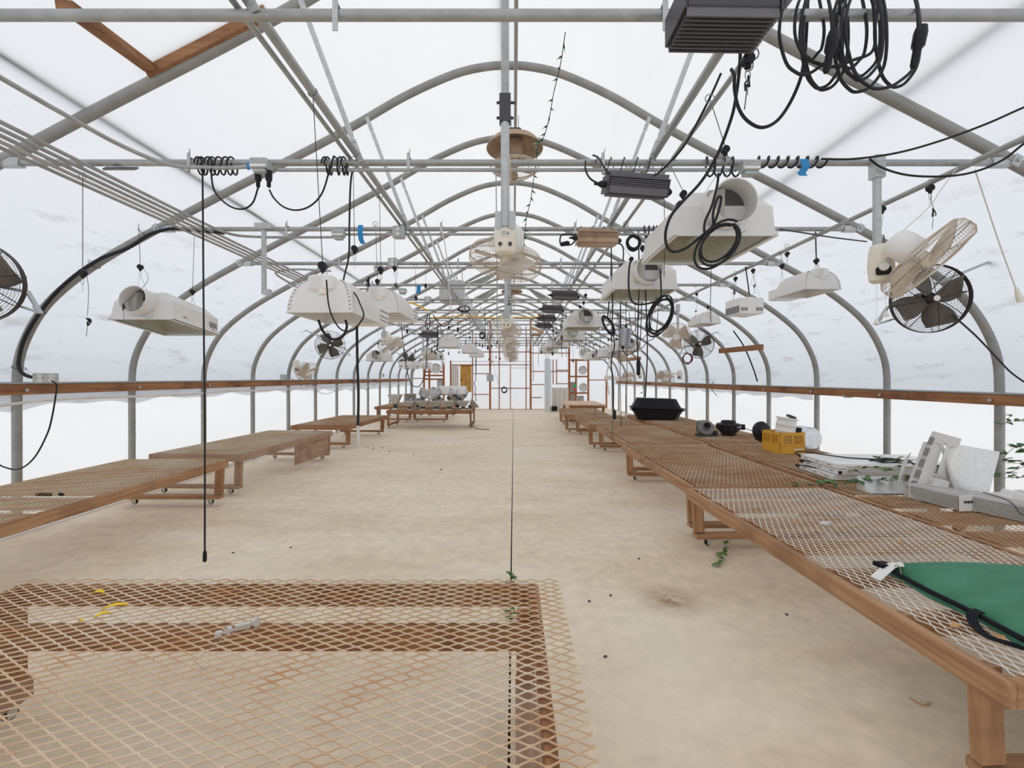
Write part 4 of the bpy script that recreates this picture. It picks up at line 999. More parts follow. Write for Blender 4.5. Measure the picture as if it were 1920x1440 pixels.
for u, v, Y, lab in ((532,707,8.7,'small grey box on the left rail under the small cream fan'),(578,706,10.0,'small grey box on the left rail with hanging loops'),(1245,716,13.4,'small grey box on the far right rail'),(1342,719,10.0,'small grey box on the right rail with a hanging cord loop'),(717,704,15.5,'tiny grey box at the far end of the left rail')):
    wallbox(lab, u, v, Y, .12, .10, 0)
def tape(label, pts, w=.05):
    pts = [Vector(p) for p in pts]; vv = []; ff = []
    for p in pts: vv += [p+Vector((-w/2,0,0)), p+Vector((w/2,0,0)), p+Vector((w/2,.004,0)), p+Vector((-w/2,.004,0))]
    for i in range(len(pts)-1):
        for k in range(4): ff.append((i*4+k, i*4+(k+1)%4, i*4+4+(k+1)%4, i*4+4+k))
    ff += [(3,2,1,0), tuple(len(pts)*4-4+k for k in range(4))]
    return tag(MB().add(vv, ff).build('blue_tape', bluem), label, 'tape')
Yc = 2.76
tape('blue tape flag wrapped on the nearest chord at right', [P(1508,298,Yc-.03),P(1512,312,Yc-.035),P(1506,320,Yc-.03),P(1503,324,Yc-.03),P(1507,329,Yc-.03)], .05)
tape('blue tape flag hanging on the second chord', [P(676,422,3.96),P(675,436,3.95),P(677,450,3.96),P(681,457,3.97)], .045)
tape('blue tape flag hanging on the fourth chord', [P(785,535,6.42),P(785,545,6.41),P(784,550,6.42)], .06)
tape('small blue band on the conduit at the near junction box', [P(466,304,2.71),P(466,318,2.71)], .02)
def wrap(label, u0, u1, turns, Y, rz=.055, ry=.04, zc=ZC-.025, r=.0055, tails=(), jitter=.0):
    x0, x1 = P(u0,0,Y).x, P(u1,0,Y).x; pts = []; n = turns*14; rr = random.Random(int(u0))
    ph = [rr.uniform(-.6,.6) for _ in range(turns+2)]
    for i in range(n+1):
        a = 2*PI*i/14; x = x0+(x1-x0)*i/n + jitter*ph[i//14]*(x1-x0)/turns
        pts.append((x, Y-ry*math.cos(a), zc+rz*math.sin(a)))
    mb = MB().tube(pts, r, 7)
    for tl in tails: mb.tube(spline(tl,6), r, 7)
    return tag(mb.build('wrapped_cable', blackm, None, True), label, 'cable')
YC = 2.79
wrap('black cable wrapped on the nearest chord whose free end hangs almost to the floor', 372,384, 2, YC, tails=[[P(378,297,YC-.04),P(380,340,YC-.05),P(382,600,YC-.05),P(384,800,YC-.05),P(384,1036,YC-.05)]])
tag(MB().tube([P(384,1032,YC-.05),P(384,1036,YC-.05),P(384,1050,YC-.05),P(384,1053,YC-.05)],[.006,.011,.012,.010],8).build('cable_connector', blackp, None, True), 'black connector at the bottom of the long hanging left cable', 'connector')
wrap('black cable wrapped on the nearest chord and looping to the left plug', 390,440, 5, YC, jitter=.5, tails=[[P(397,298,YC-.045),P(397,335,YC-.05),P(405,363,YC-.05),P(430,386,YC-.05),P(455,392,YC-.05),P(474,380,YC-.05),P(484,352,YC-.05)]])
wrap('black cable wrapped on the nearest chord and looping to the right plug', 606,656, 5, YC, jitter=.6, tails=[[P(505,356,YC-.05),P(514,372,YC-.05),P(532,388,YC-.05),P(556,394,YC-.05),P(582,386,YC-.05),P(604,362,YC-.05),P(618,318,YC-.05),P(626,292,YC-.04)]])
for u, lab in ((484,'left'),(504,'right')):
    tag(MB().lathe([(.008,-.055),(.012,-.05),(.012,-.02),(.019,-.01),(.021,.035),(.019,.05)],12,Matrix.Translation(P(u,335,YC-.05)),True,True).build('power_plug', blackp, None, True), lab+' black plug hanging under the near junction box', 'plug')
cable('black cable hanging from the nearest chord behind the left wing reflector', [P(661,316,YC),P(657,350,YC),P(655,420,YC),P(654,480,YC),P(645,520,YC+.3),P(640,560,3.2)], .006)
cable('black cable hanging straight down left of the aisle with a foil-wrapped end', [P(669,602,2.95),P(670,680,2.95),P(672,740,2.95),P(671,800,2.95)], .009)
tag(MB().tube([P(671,798,2.95),P(672,812,2.95),P(674,834,2.95)],[.009,.011,.012],8).build('foil_connector', alumd, None, True), 'foil-wrapped connector at the end of the hanging aisle cable', 'connector')
cable('black loop drooping below the nearest left wing reflector', [P(597,600,2.5),P(605,620,2.5),P(620,635,2.5),P(640,633,2.5),P(650,615,2.5),P(648,600,2.5)], .007)
cable('thin black cord drooping over the nearest left wing reflector', [P(612,525,2.24),P(616,570,2.24),P(625,598,2.24),P(640,618,2.24),P(660,620,2.24),P(675,605,2.24),P(682,590,2.24),P(675,570,2.3),P(665,550,2.35),P(650,545,2.4)], .004)
wrap('black cable spiralled on the nearest chord between the right box and the blue tape', 1418,1545, 7, YC, .032, .032, ZC, .0065)
wrap('thin black cord spiralled on the nearest chord above the grey ballast', 1115,1240, 5, YC, .055, .03, ZC-.025, .003)
wrap('black cable bunched on the chord beside the box above the largest hood', 1322,1388, 4, YC, .06, .04, ZC-.03, .006, jitter=.7)
wrap('thin cords spiralled on the second chord above the bronze ballast', 1085,1150, 3, 4.05, .05, .03, ZC-.025, .003)
wrap('black cable bunched on the second chord at the largest hood', 1205,1238, 4, 4.05, .055, .035, ZC-.025, .006, jitter=.6)
cable('black cable sagging from the chord to the upper right edge', [P(1540,298,2.74),P(1600,298,2.72),P(1680,287,2.66),P(1760,265,2.6),P(1850,232,2.5),P(1960,185,2.4),P(2250,80,2.1),P(2700,-60,1.75)], .0065)
cable('second black cable sagging below the chord end at the right edge', [P(1630,298,2.72),P(1655,315,2.72),P(1700,328,2.7),P(1760,331,2.66),P(1820,324,2.6),P(1880,300,2.5),P(1960,245,2.4),P(2250,110,2.1),P(2650,-20,1.75)], .0065)
cable('black cable running from the nearest right fan down to the right edge', [P(1785,590,3.5),P(1830,630,3.6),P(1870,672,3.7),P(1900,702,3.75),P(1950,735,3.75),P(1975,748,3.7)], .007)
cable('thick black conduit strapped along the nearest left post up to the second chord', [P(84,708,3.93),P(55,706,3.95),P(38,695,3.97),P(36,672,3.98),P(48,630,3.98),P(85,572,3.98),P(130,525,3.98),P(185,487,3.98),P(240,465,3.98),P(280,440,3.98),P(320,429,3.98),P(360,431,4.0),P(420,437,4.0)], .0155)
m = MB()
for u,v in ((36,690),(75,581),(177,496),(270,436)): m.ring(.05,0,.003,14,4,Matrix.Translation(P(u,v,4.03)) @ face_matrix((1,0,1.0 if u > 50 else 3)))
tag(m.build('cable_ties', blackm), 'black cable ties holding the thick conduit to the left arch', 'cable ties')
cable('black cord drooping from the left outlet box to the left edge', [P(97,714,3.88),P(106,722,3.88),P(104,745,3.88),P(97,785,3.88),P(88,815,3.88),P(66,856,3.88),P(40,878,3.88),P(15,878,3.88),P(-12,862,3.88),P(-60,800,3.6),P(-110,740,3.4)], .0065)
cable('black cable along the inner right arch to the right rail', [P(1375,620,8.0),P(1395,650,7.9),P(1412,690,7.8),P(1420,715,7.8)], .012)
# hank of thick black cables at the top right
for i,(ul,ur,vb,dy) in enumerate(((1461,1560,140,0),(1490,1640,125,.02),(1500,1580,165,.04),(1505,1590,168,.06),(1560,1662,172,.02),(1568,1650,145,.08),(1575,1655,150,-.02),(1640,1725,163,.03),(1585,1722,166,-.03),(1565,1625,128,.05),(1500,1545,112,.07))):
    Y = 1.58+dy; um = (ul+ur)/2
    cable('loop of the thick black cable hank at the top right, %s' % (['outermost left','wide back','long left','second long left','lowest middle','middle back','inner middle','right end','long right front','short inner','short left'][i]), 
          [P(um-18,-30,Y+.1),P(ul+12,-5,Y+.03),P(ul,60,Y),P(ul+(um-ul)*.25,vb-(vb-60)*.30,Y),P(um-(um-ul)*.35,vb-4,Y),P(um,vb,Y),P(um+(ur-um)*.45,vb-12,Y),P(ur-4,vb-(vb-60)*.45,Y),P(ur,50,Y),P(ur-10,-10,Y+.05),P(um+15,-30,Y+.1)], .0056, group='black cable hank')
for u,v,lab in ((1556,100,'middle'),(1720,92,'right')):
    tag(MB().lathe([(.008,-.07),(.012,-.06),(.013,0),(.02,.01),(.021,.06),(.017,.08)],12,Matrix.Translation(P(u,v,1.55)) @ Matrix.Rotation(.2,4,'Y'),True,True).build('cable_connector', blackp, None, True), 'black connector in the %s of the top right cable hank' % lab, 'connector')
cable('black cable dipping in a wide curve below the top right hank', [P(1371,130,1.72),P(1377,142,1.7),P(1377,165,1.7),P(1384,200,1.7),P(1400,225,1.7),P(1427,239,1.7),P(1455,228,1.7),P(1480,195,1.7),P(1500,150,1.7),P(1508,110,1.7),P(1512,60,1.7),P(1515,-10,1.7)], .0065)
cable('black cable dropping past the nearest chord to the coil on the largest hood', [P(1388,60,1.9),P(1387,120,1.95),P(1380,180,2.0),P(1370,225,2.05),P(1345,290,2.15),P(1315,340,2.2),P(1280,378,2.22),P(1258,405,2.24),P(1248,435,2.25),P(1250,460,2.25),P(1262,472,2.25),P(1285,466,2.25),P(1310,447,2.25),P(1338,424,2.25)], .0075)
coil('thick black cable coil hanging in front of the largest right hood', P(1347,457,2.23), .078,.128, 3, .0065, blackm, -.72, .015, tails=[[P(1338,424,2.23),P(1337,400,2.23),P(1345,372,2.23),P(1352,370,2.23),P(1349,390,2.23),P(1338,420,2.23),P(1322,436,2.23),P(1322,415,2.23),P(1335,385,2.23),P(1345,345,2.25),P(1347,325,2.25)]])
cable('black cable draped from the right purlin over the grey ballast', [P(1352,137,2.2),P(1335,175,2.25),P(1315,215,2.3),P(1285,270,2.4),P(1255,305,2.5),P(1225,330,2.55),P(1185,339,2.56),P(1160,338,2.56),P(1145,330,2.58),P(1132,312,2.62),P(1122,296,2.7),P(1112,291,2.78)], .006)
cable('black cord from the chord to the plug of the grey ballast', [P(1098,302,2.76),P(1098,318,2.7),P(1105,333,2.66),P(1118,342,2.64),P(1136,346,2.63)], .006)
cable('cord loop with inline switch beside the bronze ballast', [P(1086,440,3.95),P(1056,440,3.95),P(1050,449,3.95),P(1053,458,3.95),P(1070,459,3.95),P(1079,450,3.95),P(1084,443,3.95)], .007)
tag(MB().lathe([(.008,-.045),(.02,-.03),(.022,.03),(.008,.045)],10,Matrix.Translation(P(1059,457,3.95)) @ Matrix.Rotation(PI/2-.2,4,'Y'),True,True).build('inline_switch', blackp, None, True), 'black inline switch beside the bronze ballast', 'switch')
cable('black cord from the bronze ballast down behind the second hood', [P(1157,456,3.95),P(1166,460,3.95),P(1169,472,3.95),P(1168,490,3.97)], .006)
coil('neat round black cable coil on the second chord', P(1188,455,3.95), .055,.06, 4, .007, blackm, 0, .02)
cable('black cable draped over the second right hood flange', [P(1186,485,3.7),P(1180,500,3.68),P(1179,540,3.66),P(1185,565,3.66),P(1200,571,3.66),P(1225,567,3.66),P(1240,564,3.66)], .008)
coil('large black cable coil hanging under the second right hood', P(1238,592,3.66), .085,.160, 4, .007, blackm, -.42, .02, tails=[[P(1240,562,3.66),P(1239,530,3.66),P(1238,505,3.68)]], rnd=5)
coil('bundled black cord hank beside the third right hood', P(1141,610,5.4), .045,.12, 4, .008, blackm, .5, .02, tails=[[P(1139,598,5.4),P(1144,540,5.32),P(1146,497,5.28)],[P(1150,625,5.4),P(1152,650,5.4),P(1146,680,5.4),P(1150,720,5.4),P(1150,776,5.4)]])
tag(MB().lathe([(.01,-.07),(.02,-.05),(.022,.03),(.01,.05)],10,Matrix.Translation(P(1152,776,5.4)),True,True).build('power_plug', blackp, None, True), 'black plug hanging over the inner right benches', 'plug')
for i,(u,v0,v1,Y,r,lab) in enumerate(((1146,430,640,4.0,.006,'thin black cord falling past the second right hood, left one'),(1211,495,745,3.6,.006,'long black cord falling past the second right hood to below the rail height'),(1197,565,700,4.6,.006,'black cord with a bulky plug right of the hoods'),(1164,590,800,5.5,.004,'thin dark cord right of the hanging plug reaching the benches'),
        (1175,580,720,6.0,.005,'dark cord falling toward the far right rail'),(1246,430,520,2.9,.002,'thin cord left of the largest hood coil'),(1149,770,830,5.4,.003,'thin cord under the hanging plug'),(1333,565,605,5.0,.004,'cord feeding the distant right wing reflector'))):
    Y = min((2.8,4.04,5.26,6.48), key=lambda q: abs(q-Y)); v0 = min(v0, 708-1.36*817/Y)
    cable(lab, [P(u,v0,Y),P(u+R.uniform(-2,2),v0+(v1-v0)*.35,Y),P(u+R.uniform(-3,3),v0+(v1-v0)*.7,Y),P(u+R.uniform(-1,1),v1,Y)], r, group='hanging cords on the right')
tag(MB().lathe([(.01,-.07),(.018,-.05),(.02,.05),(.009,.09)],10,Matrix.Translation(P(1197,690,4.04)),True,True).build('power_plug', blackp, None, True), 'bulky black plug at the end of a cord right of the hoods', 'plug')
cable('thin dark cord lying from bench to hanging plug', [P(1117,762,7.5),P(1117,781,7.5),P(1135,783,7.0),P(1160,783,6.5),P(1172,781,6.2),P(1174,740,6.2)], .004)
cable('black cord drooping between far right fans', [P(1163,540,6.5),P(1165,640,6.6),P(1170,660,6.6),P(1178,665,6.6),P(1190,658,6.6),P(1200,640,6.6),P(1204,540,6.5)], .007)
cable('thin black cord drooping under the far right hoods', [P(1190,560,7.6),P(1195,650,7.2),P(1215,640,7.0),P(1230,625,7.0),P(1235,560,7.6)], .006)
cable('black cord feeding the right wing reflector', [P(1529,432,4.2),P(1530,470,4.2),P(1531,495,4.15)], .006)
cable('black cord feeding the vented box light', [P(1398,500,5.3),P(1402,530,5.3),P(1405,553,5.3)], .007)
cable('pair of black cables strung from the largest hood to the right arch', [P(1463,430,3.0),P(1510,437,3.3),P(1560,445,3.6),P(1625,453,3.95)], .006)
# white cords
cable('white pull cord slanting down to a connector at the right edge', [P(1828,318,2.78),P(1850,385,2.78),P(1875,460,2.78),P(1905,542,2.78)], .004, ropem)
tag(MB().lathe([(.006,.05),(.012,.03),(.017,-.02),(.017,-.05)],10,Matrix.Translation(P(1909,552,2.78)) @ Matrix.Rotation(-.3,4,'Y'),True,True).build('cord_connector', creamm, None, True), 'cream connector at the end of the white cord at the right edge', 'connector')
cable('white cord slanting from the chord end to the big right fan', [P(1797,312,2.78),P(1765,355,2.75),P(1740,390,2.7),P(1688,437,2.6)], .003, ropem)
cable('beige cord hanging beside the near drop pole', [P(956,296,2.68),P(957,330,2.66),P(948,370,2.66),P(940,400,2.66),P(938,412,2.66)], .004, mat('beige_cord',(.55,.40,.27),.7))
cable('dark cord hanging left of the near drop pole', [P(930,318,2.80),P(931,420,2.9),P(932,520,3.0),P(932,615,3.0)], .0035, wirem)
cable('long white cord hanging from the second chord left of the drop pole', [P(827,422,4.0),P(836,470,4.0),P(840,520,4.1),P(845,570,4.2),P(850,600,4.3)], .005, ropem)
cable('yellow hose arching beside the second wing reflector box', [P(752,571,7.2),P(756,568,7.2),P(765,567,7.2),P(780,571,7.2),P(797,580,7.2),P(802,583,7.2)], .014, yellowm, 'hose', 'hose')
cable('long yellow cable strung across the aisle', [P(806,596,7.7),P(830,595,7.7),P(860,593,7.7),P(890,594,7.7),P(930,596,7.7),P(970,595,7.7),P(1003,595,7.7),P(1012,592,7.7)], .011, yellowm)
cable('pink cord strung across the right side beyond the third hood', [P(1143,590,8.5),P(1145,608,8.5),P(1165,603,8.5),P(1195,600,8.5),P(1220,588,8.5),P(1232,576,8.5)], .006, mat('pink_cord',(.55,.20,.20),.5))
cable('orange cord sagging under the left chords', [P(760,583,8.95),P(770,600,9),P(800,606,9),P(840,606,9),P(876,600,9),P(895,590,8.95),P(900,582,8.93)], .006, orangem)
for i,(pts,lab) in enumerate((([(802,590),(800,600),(798,612),(802,617),(806,610),(805,590)],'black cord loop hanging at the end of the yellow hose'),([(812,590),(822,605),(832,612),(842,606),(849,595)],'black cord drooping under the long yellow cable'),([(820,610),(821,640),(820,655),(826,660),(834,657)],'thick black cord hanging above the third wing reflector'))):
    cable(lab, [P(u,v,7.4) for u,v in pts], .009)
coil('small black cord coil on a far left chord', P(904,629,11.5), .06,.075, 3, .014)
coil('small black cord loop beside the grey heater', P(870,579,8.9), .11,.06, 2, .009)
cable('black cord loop in front of the left fan rack', [P(752,606,11.3),P(757,655,11),P(762,690,11),P(770,718,11),P(778,725,11),P(788,722,11),P(797,700,11),P(800,660,11),P(802,606,11.3)], .011)
# free rope ratchets along the purlins and chords
FREE = [((155,330,2.9),(155,515,2.9),(164,600,2.9),'free rope ratchet with knotted tail hanging at the near left'),
        ((662,300,2.95),(665,470,2.95),None,'free rope ratchet with open hook left of the aisle cable'),
        ((704,420,4.1),(708,530,4.1),(702,548,4.1),'free rope ratchet left of the second wing reflector'),
        ((740,440,4.6),(740,505,4.6),(742,535,4.6),'free rope ratchet with clip under the third chord'),
        ((779,500,6.0),(780,560,6.0),None,'free rope ratchet under the blue tape of the fourth chord'),
        ((798,500,6.0),(798,537,6.0),None,'free rope ratchet right of the fourth chord blue tape'),
        ((1411,100,1.62),(1402,118,1.62),(1400,150,1.62),'black knotted rope bundle below the top edge ballast'),
        ((1653,382,3.3),(1654,395,3.3),(1653,450,3.2),'rope ratchet with knotted tail above the big right fan, left one'),
        ((1745,343,2.95),(1744,356,2.95),(1750,398,2.9),'rope ratchet with knotted tail above the big right fan, right one'),
        ((1475,462,4.75),(1476,478,4.75),None,'rope ratchet on the hanger pipe left of the right wing reflector'),
        ((1304,535,6.9),(1306,552,6.9),(1305,583,6.9),'rope ratchet with knotted tail left of the distant right wing reflector'),
        ((1098,520,6.2),(1098,555,6.2),None,'free rope ratchet right of the ballast above the third hood')]
for a,b,c_,lab in FREE:
    b_ = P(*b); hanger(lab, P(*a), b_, [b_+Vector((0,0,-.12))] , P(*c_) if c_ else None)
rr = random.Random(21)
for i in range(26):   # far ratchets, tiny in the picture
    Y = 8.6+i*.38; x = (-1.0,.95,-2.2,2.2,-.6)[i%5]+rr.uniform(-.15,.15); zz = rr.uniform(2.05,2.6)
    t = MB().tube([(x,Y,ZC),(x,Y,zz)], .004, 4); t.box((x,Y,zz-.04),(.04,.03,.09)); 
    tag(t.build('rope_hanger', darkwire), 'tiny dark rope hanger among the far trusses', 'hanger', 'tiny rope hangers among the far trusses')

# tangle of thin cords among the far trusses
for i in range(34):
    Y = 8.93+1.22*rr.randint(0,6)+rr.uniform(-.1,.1); sx = rr.choice((-1,1,1)); x = sx*rr.uniform(.45,2.6); w_ = rr.uniform(.1,.5); d_ = rr.uniform(.15,.75)
    pts = [(x,Y,ZC-.02),(x+w_*.15,Y+.02,ZC-d_*.7),(x+w_*.5,Y+.03,ZC-d_),(x+w_*.85,Y,ZC-d_*.65),(x+w_,Y,ZC-.02)]
    if i % 3 == 0: pts = pts[:2]+[(x+w_*.1,Y,ZC-d_-.2),(x+w_*.12,Y,ZC-d_-.45)]
    cable('thin black cord tangled among the far trusses', pts, .007, n=4, seg=5, group='cords tangled among the far trusses')

cable('black cord loop hanging from the small box on the right rail', [P(1336,720,9.9),P(1335,730,9.85),P(1345,742,9.8),P(1355,744,9.75),P(1364,735,9.7),P(1372,722,9.6)], .007)
for i,(u,v) in enumerate(((547,716),(562,716),(574,717),(585,716))):
    coil('black cord loop on the left rail, %s from the near side' % ORD[i], P(u,v,9.2+.25*i), .045,.075, 1, .006, blackm, .2*i, .02)
cable('thin cord drooping in a long swag under the left rail', [Vector((-4.48,9.6,1.33)),Vector((-4.48,9.9,1.15)),Vector((-4.48,10.5,1.06)),Vector((-4.48,11.2,1.18)),Vector((-4.48,11.5,1.30))], .006, wirem)
cable('second thin cord drooping farther along under the left rail', [Vector((-4.48,12.4,1.33)),Vector((-4.48,12.9,1.14)),Vector((-4.48,13.6,1.10)),Vector((-4.48,14.4,1.30))], .006, wirem)

# fairy light string
pts = [P(1060,60,2.9),P(1051,120,3.0),P(1038,175,3.1),P(1030,220,3.2),P(1019,258,3.3),P(1008,268,3.35),P(1006,300,3.4),P(1000,340,3.5),P(995,375,3.6),P(987,410,3.7),P(984,440,3.8),P(980,480,4.0),P(976,530,5.0)]
sp = spline(pts, 8)
t = thing('fairy_lights', 'green wired string of small fairy lights hanging right of the drop pole', 'string lights', sp[-1])
MB().tube(sp, .0032, 5).build('wire', greenw, t, world=True)
for i in range(3, len(sp)-2, 3):
    a = rr.uniform(0,6.28); d = Vector((math.cos(a), math.sin(a)*.5, -.5)).normalized()
    o = MB().tube([sp[i]-d*.002, sp[i]+d*.022],.0055,6).build('bulb_socket', greenw, t, world=True)
    MB().tube([sp[i]+d*.022, sp[i]+d*.045],[.0045,.001],6).build('bulb', bulbm, t, world=True)

# ================================================================ TIMBER PIECES UP HIGH
a, b = P(275,134,2.76), P(500,22,2.76); tag(MB().bar(a,b,.038,.085,(0,0,1)).build('timber_block', woodX), 'brown board fixed along the near left arch at the top edge', 'board')
a, b = P(282,128,2.74), P(120,8,2.15); tag(MB().bar(a,b,.08,.04).build('timber_block', woodY), 'brown board running toward the camera from the near left arch', 'board')
tag(MB().bar((4.02,7.05,1.945),(4.0,8.45,1.965),.05,.09).build('timber_block', woodY), 'short brown board between two right arches above the rail', 'board')
tag(MB().bar((3.6,12.4,2.0),(3.6,14.6,2.03),.05,.10).build('timber_block', woodY), 'distant brown board between two right arches', 'board')
tag(MB().bar(P(997,627,14),P(1013,627,14),.1,.09).build('timber_block', woodX), 'short brown block in the far trusses left of the hoods', 'board')
tag(MB().tube([P(993,613,9),P(1019,624,9)],.03,8).build('timber_block', mat('tan_wood',(.50,.30,.16),.7), None, True), 'tan stick lying across the far trusses', 'board')
tag(MB().bar(P(196,316,2.75),P(256,316,2.9),.05,.012).build('channel_piece', finm), 'dark metal channel tied beside the left conduit bundle', 'channel')
t = thing('support_pole', 'square galvanised post hanging from the second chord at left', 'post', P(495,552,4.0))
h_ = (552-425)/817*4.0
MB().box((0,0,h_/2),(.032,.032,h_)).build('post', galv2, t); MB().box((.03,0,.02),(.06,.05,.05)).build('foot_bracket', galv2, t); MB().box((0,-.02,h_),(.14,.03,.05)).build('top_bracket', galv2, t)
# sagging film edges under the far roof
def film_lens(label, a, b, w, sag):
    n = 8; vv = []; ff = []
    for i in range(n+1):
        f = i/n; p = Vector(a).lerp(Vector(b), f); q = w*math.sin(PI*f)+.004
        vv += [p+Vector((0,0,.0)), p+Vector((0,.02,-q*.5)), p+Vector((0,0,-q))]
    ff = [(3*i+s,3*i+s+1,3*i+s+4,3*i+s+3) for i in range(n) for s in (0,1)]
    return tag(MB().add(vv, ff).build('film_strip', greenvent, None, True), label, 'film strip')
film_lens('grey-green sagging film edge left of the ridge, nearest of three', P(878,531,11.35), P(938,506,11.35), .16, 0)
film_lens('grey sagging film edge left of the ridge, lower one', P(884,562,13.8), P(934,543,13.8), .16, 0)
film_lens('grey sagging film edge right of the ridge', P(1038,562,13.8), P(992,543,13.8), .16, 0)

# ================================================================ THINGS ON THE RIGHT BENCHES
ZT = ZR+.003
# yellow milk crate
def crate(label, loc, rz, w=.33, h=.262):
    t = thing('milk_crate', label, 'crate', loc, (0,0,rz))
    MB().box((0,0,.006),(w,w,.012)).build('crate_floor', cratem, t)
    for k in range(4):
        Mk = Matrix.Rotation(k*PI/2,4,'Z') @ Matrix.Translation((0,-w/2,0))
        m = MB(Mk); m.box((0,0,.055),(w,.012,.11)); m.box((0,0,h-.018),(w,.018,.036)); 
        for s in (-1,1): m.box((s*(w/2-.016),0,h/2),(.032,.014,h))
        m.box((0,0,h/2),(.03,.013,h)); m.box((0,-.004,.118),(w,.016,.012))
        wall = m.build('crate_wall', cratem, t)
        m = MB(Mk)
        for s in (-1,1):
            x0, x1 = s*.016, s*(w/2-.03); xa, xb = min(x0,x1), max(x0,x1); z0, z1 = .122, h-.036; n = 5
            dx = (xb-xa)/n; 
            for i in range(-n, n+1):
                for sl in (1,-1):
                    # diagonal clipped to the opening
                    pts = []
                    for f in range(0,21):
                        z = z0+(z1-z0)*f/20; x = xa+(i+.5)*dx*1.25+ (z-z0)*sl*1.0 + (0 if sl > 0 else (xb-xa)*.5)
                        if xa <= x <= xb: pts.append((x,0,z))
                    if len(pts) > 2: m.bar(pts[0], pts[-1], .009, .006)
        m.build('lattice', cratem, wall)
    m = MB()
    for i in range(8): m.box((-w*.5+.185+i*.016,-w/2-.0075,.05),(.010,.002,.018))
    m.build('lettering', labelm, t)
    return t
cr = (3.50, 5.66, ZT)
crate('yellow plastic milk crate holding white cans', cr, .12)
c = Vector((3.46,5.62,ZT+.03))
t = thing('white_can', 'ribbed white can tilted in the yellow crate', 'can', c+Vector((.0,.0,.0)), (.05,.14,0)); t.scale = (1.2,1.2,1.05)
prf = [(.001,.0)]
for k in range(5): prf += [(.098+.006*k*.4,.0+k*.075),(.105+.006*k*.4,.01+k*.075),(.098+.006*k*.4,.02+k*.075)]
prf += [(.103,.375),(.118,.38),(.120,.395),(.001,.40)]
MB().lathe([(r_*.88,z) for r_,z in prf],24).build('can_body', whitec, t, True); MB().box((.04,0,.415),(.10,.05,.03),(0,.25,.2),.006).build('can_bracket', find, t)
MB().box((.105,-.06,.27),(.04,.03,.06)).build('can_switch', blackp, t)
tag(MB().lathe([(.001,0),(.12,.01),(.145,.05),(.145,.09),(.12,.1),(.001,.09)],24,Matrix.Translation((3.34,5.95,ZT+.20)) @ Matrix.Rotation(1.25,4,'X') @ Matrix.Rotation(.35,4,'Y')).build('round_cover', blackp, None, True), 'round black lid leaning behind the yellow crate', 'lid')
tag(MB().lathe([(.001,0),(.13,0),(.15,.04),(.15,.26),(.13,.3),(.001,.3)],24,Matrix.Translation((3.92,6.02,ZT+.15)) @ Matrix.Rotation(PI/2,4,'X')).build('metal_drum', ductm, None, True), 'galvanised round can lying behind the right side of the crate', 'can')
# inline fans
t = thing('inline_fan', 'grey inline fan lying tilted on the outer right bench', 'fan', (3.15,7.15,ZT))
Mi = Matrix.Translation((0,0,.13)) @ face_matrix((-.1,-.9,.55))
MB(Mi).lathe([(.055,.10),(.06,.10),(.062,.05),(.13,.035),(.14,.0),(.13,-.03),(.11,-.08),(.06,-.1),(.06,-.13),(.052,-.13)],28).build('fan_housing', mat('grey_metal_fan',(.17,.165,.155),.5,.3), t, True)
MB(Mi).lathe([(.001,.04),(.055,.06)],20).build('dark_intake', blackp, t)
m = MB(); m.box((0,-.02,.02),(.30,.16,.035),(0,0,.1)); m.box((.13,-.05,.05),(.04,.1,.09),(0,0,.3)); m.build('fan_bracket', find, t)
MB().tube(spline([(-.06,.0,.25),(-.11,0,.25),(-.15,-.02,.18),(-.16,-.04,.06),(-.13,-.1,.01)],5),.006,6).build('cord', blackm, t, True)
t = thing('inline_fan', 'round black inline fan standing upright on the outer right bench', 'fan', (3.56,7.22,ZT))
MB().lathe([(.095,0),(.105,0),(.11,.035),(.185,.11),(.19,.125),(.19,.185),(.18,.195),(.115,.21),(.11,.245),(.10,.245),(.09,.2)],36).build('fan_housing', blackp, t, True)
MB().lathe([(.001,.2),(.1,.2)],24).build('fan_screen', find, t)
MB().box((.225,-.02,.14),(.06,.06,.09),None,.006).build('wiring_box', blackp, t)
m = MB()
for k in range(6): m.box((.055+k*.014,-.1905+k*.0045,.155),(.009,.003,.014),(0,0,.35))
m.build('lettering', labelm, t)
m = MB()
for k in range(4): m.lathe([(.001,.004),(.007,.003),(.007,0)],8,Matrix.Rotation(-2.3+k*.5,4,'Z') @ Matrix.Translation((.185,0,.12)) @ Matrix.Rotation(PI/2,4,'Y'))
m.build('rivets', galv2, t)
cable('black cord trailing from the black inline fan to the crate', [Vector((3.82,7.2,ZT+.12)),Vector((3.95,7.05,ZT+.06)),Vector((3.98,6.8,ZT+.01)),Vector((3.8,6.65,ZT+.008)),Vector((3.72,6.72,ZT+.008)),Vector((3.85,6.8,ZT+.008)),Vector((4.0,6.6,ZT+.008))], .006)
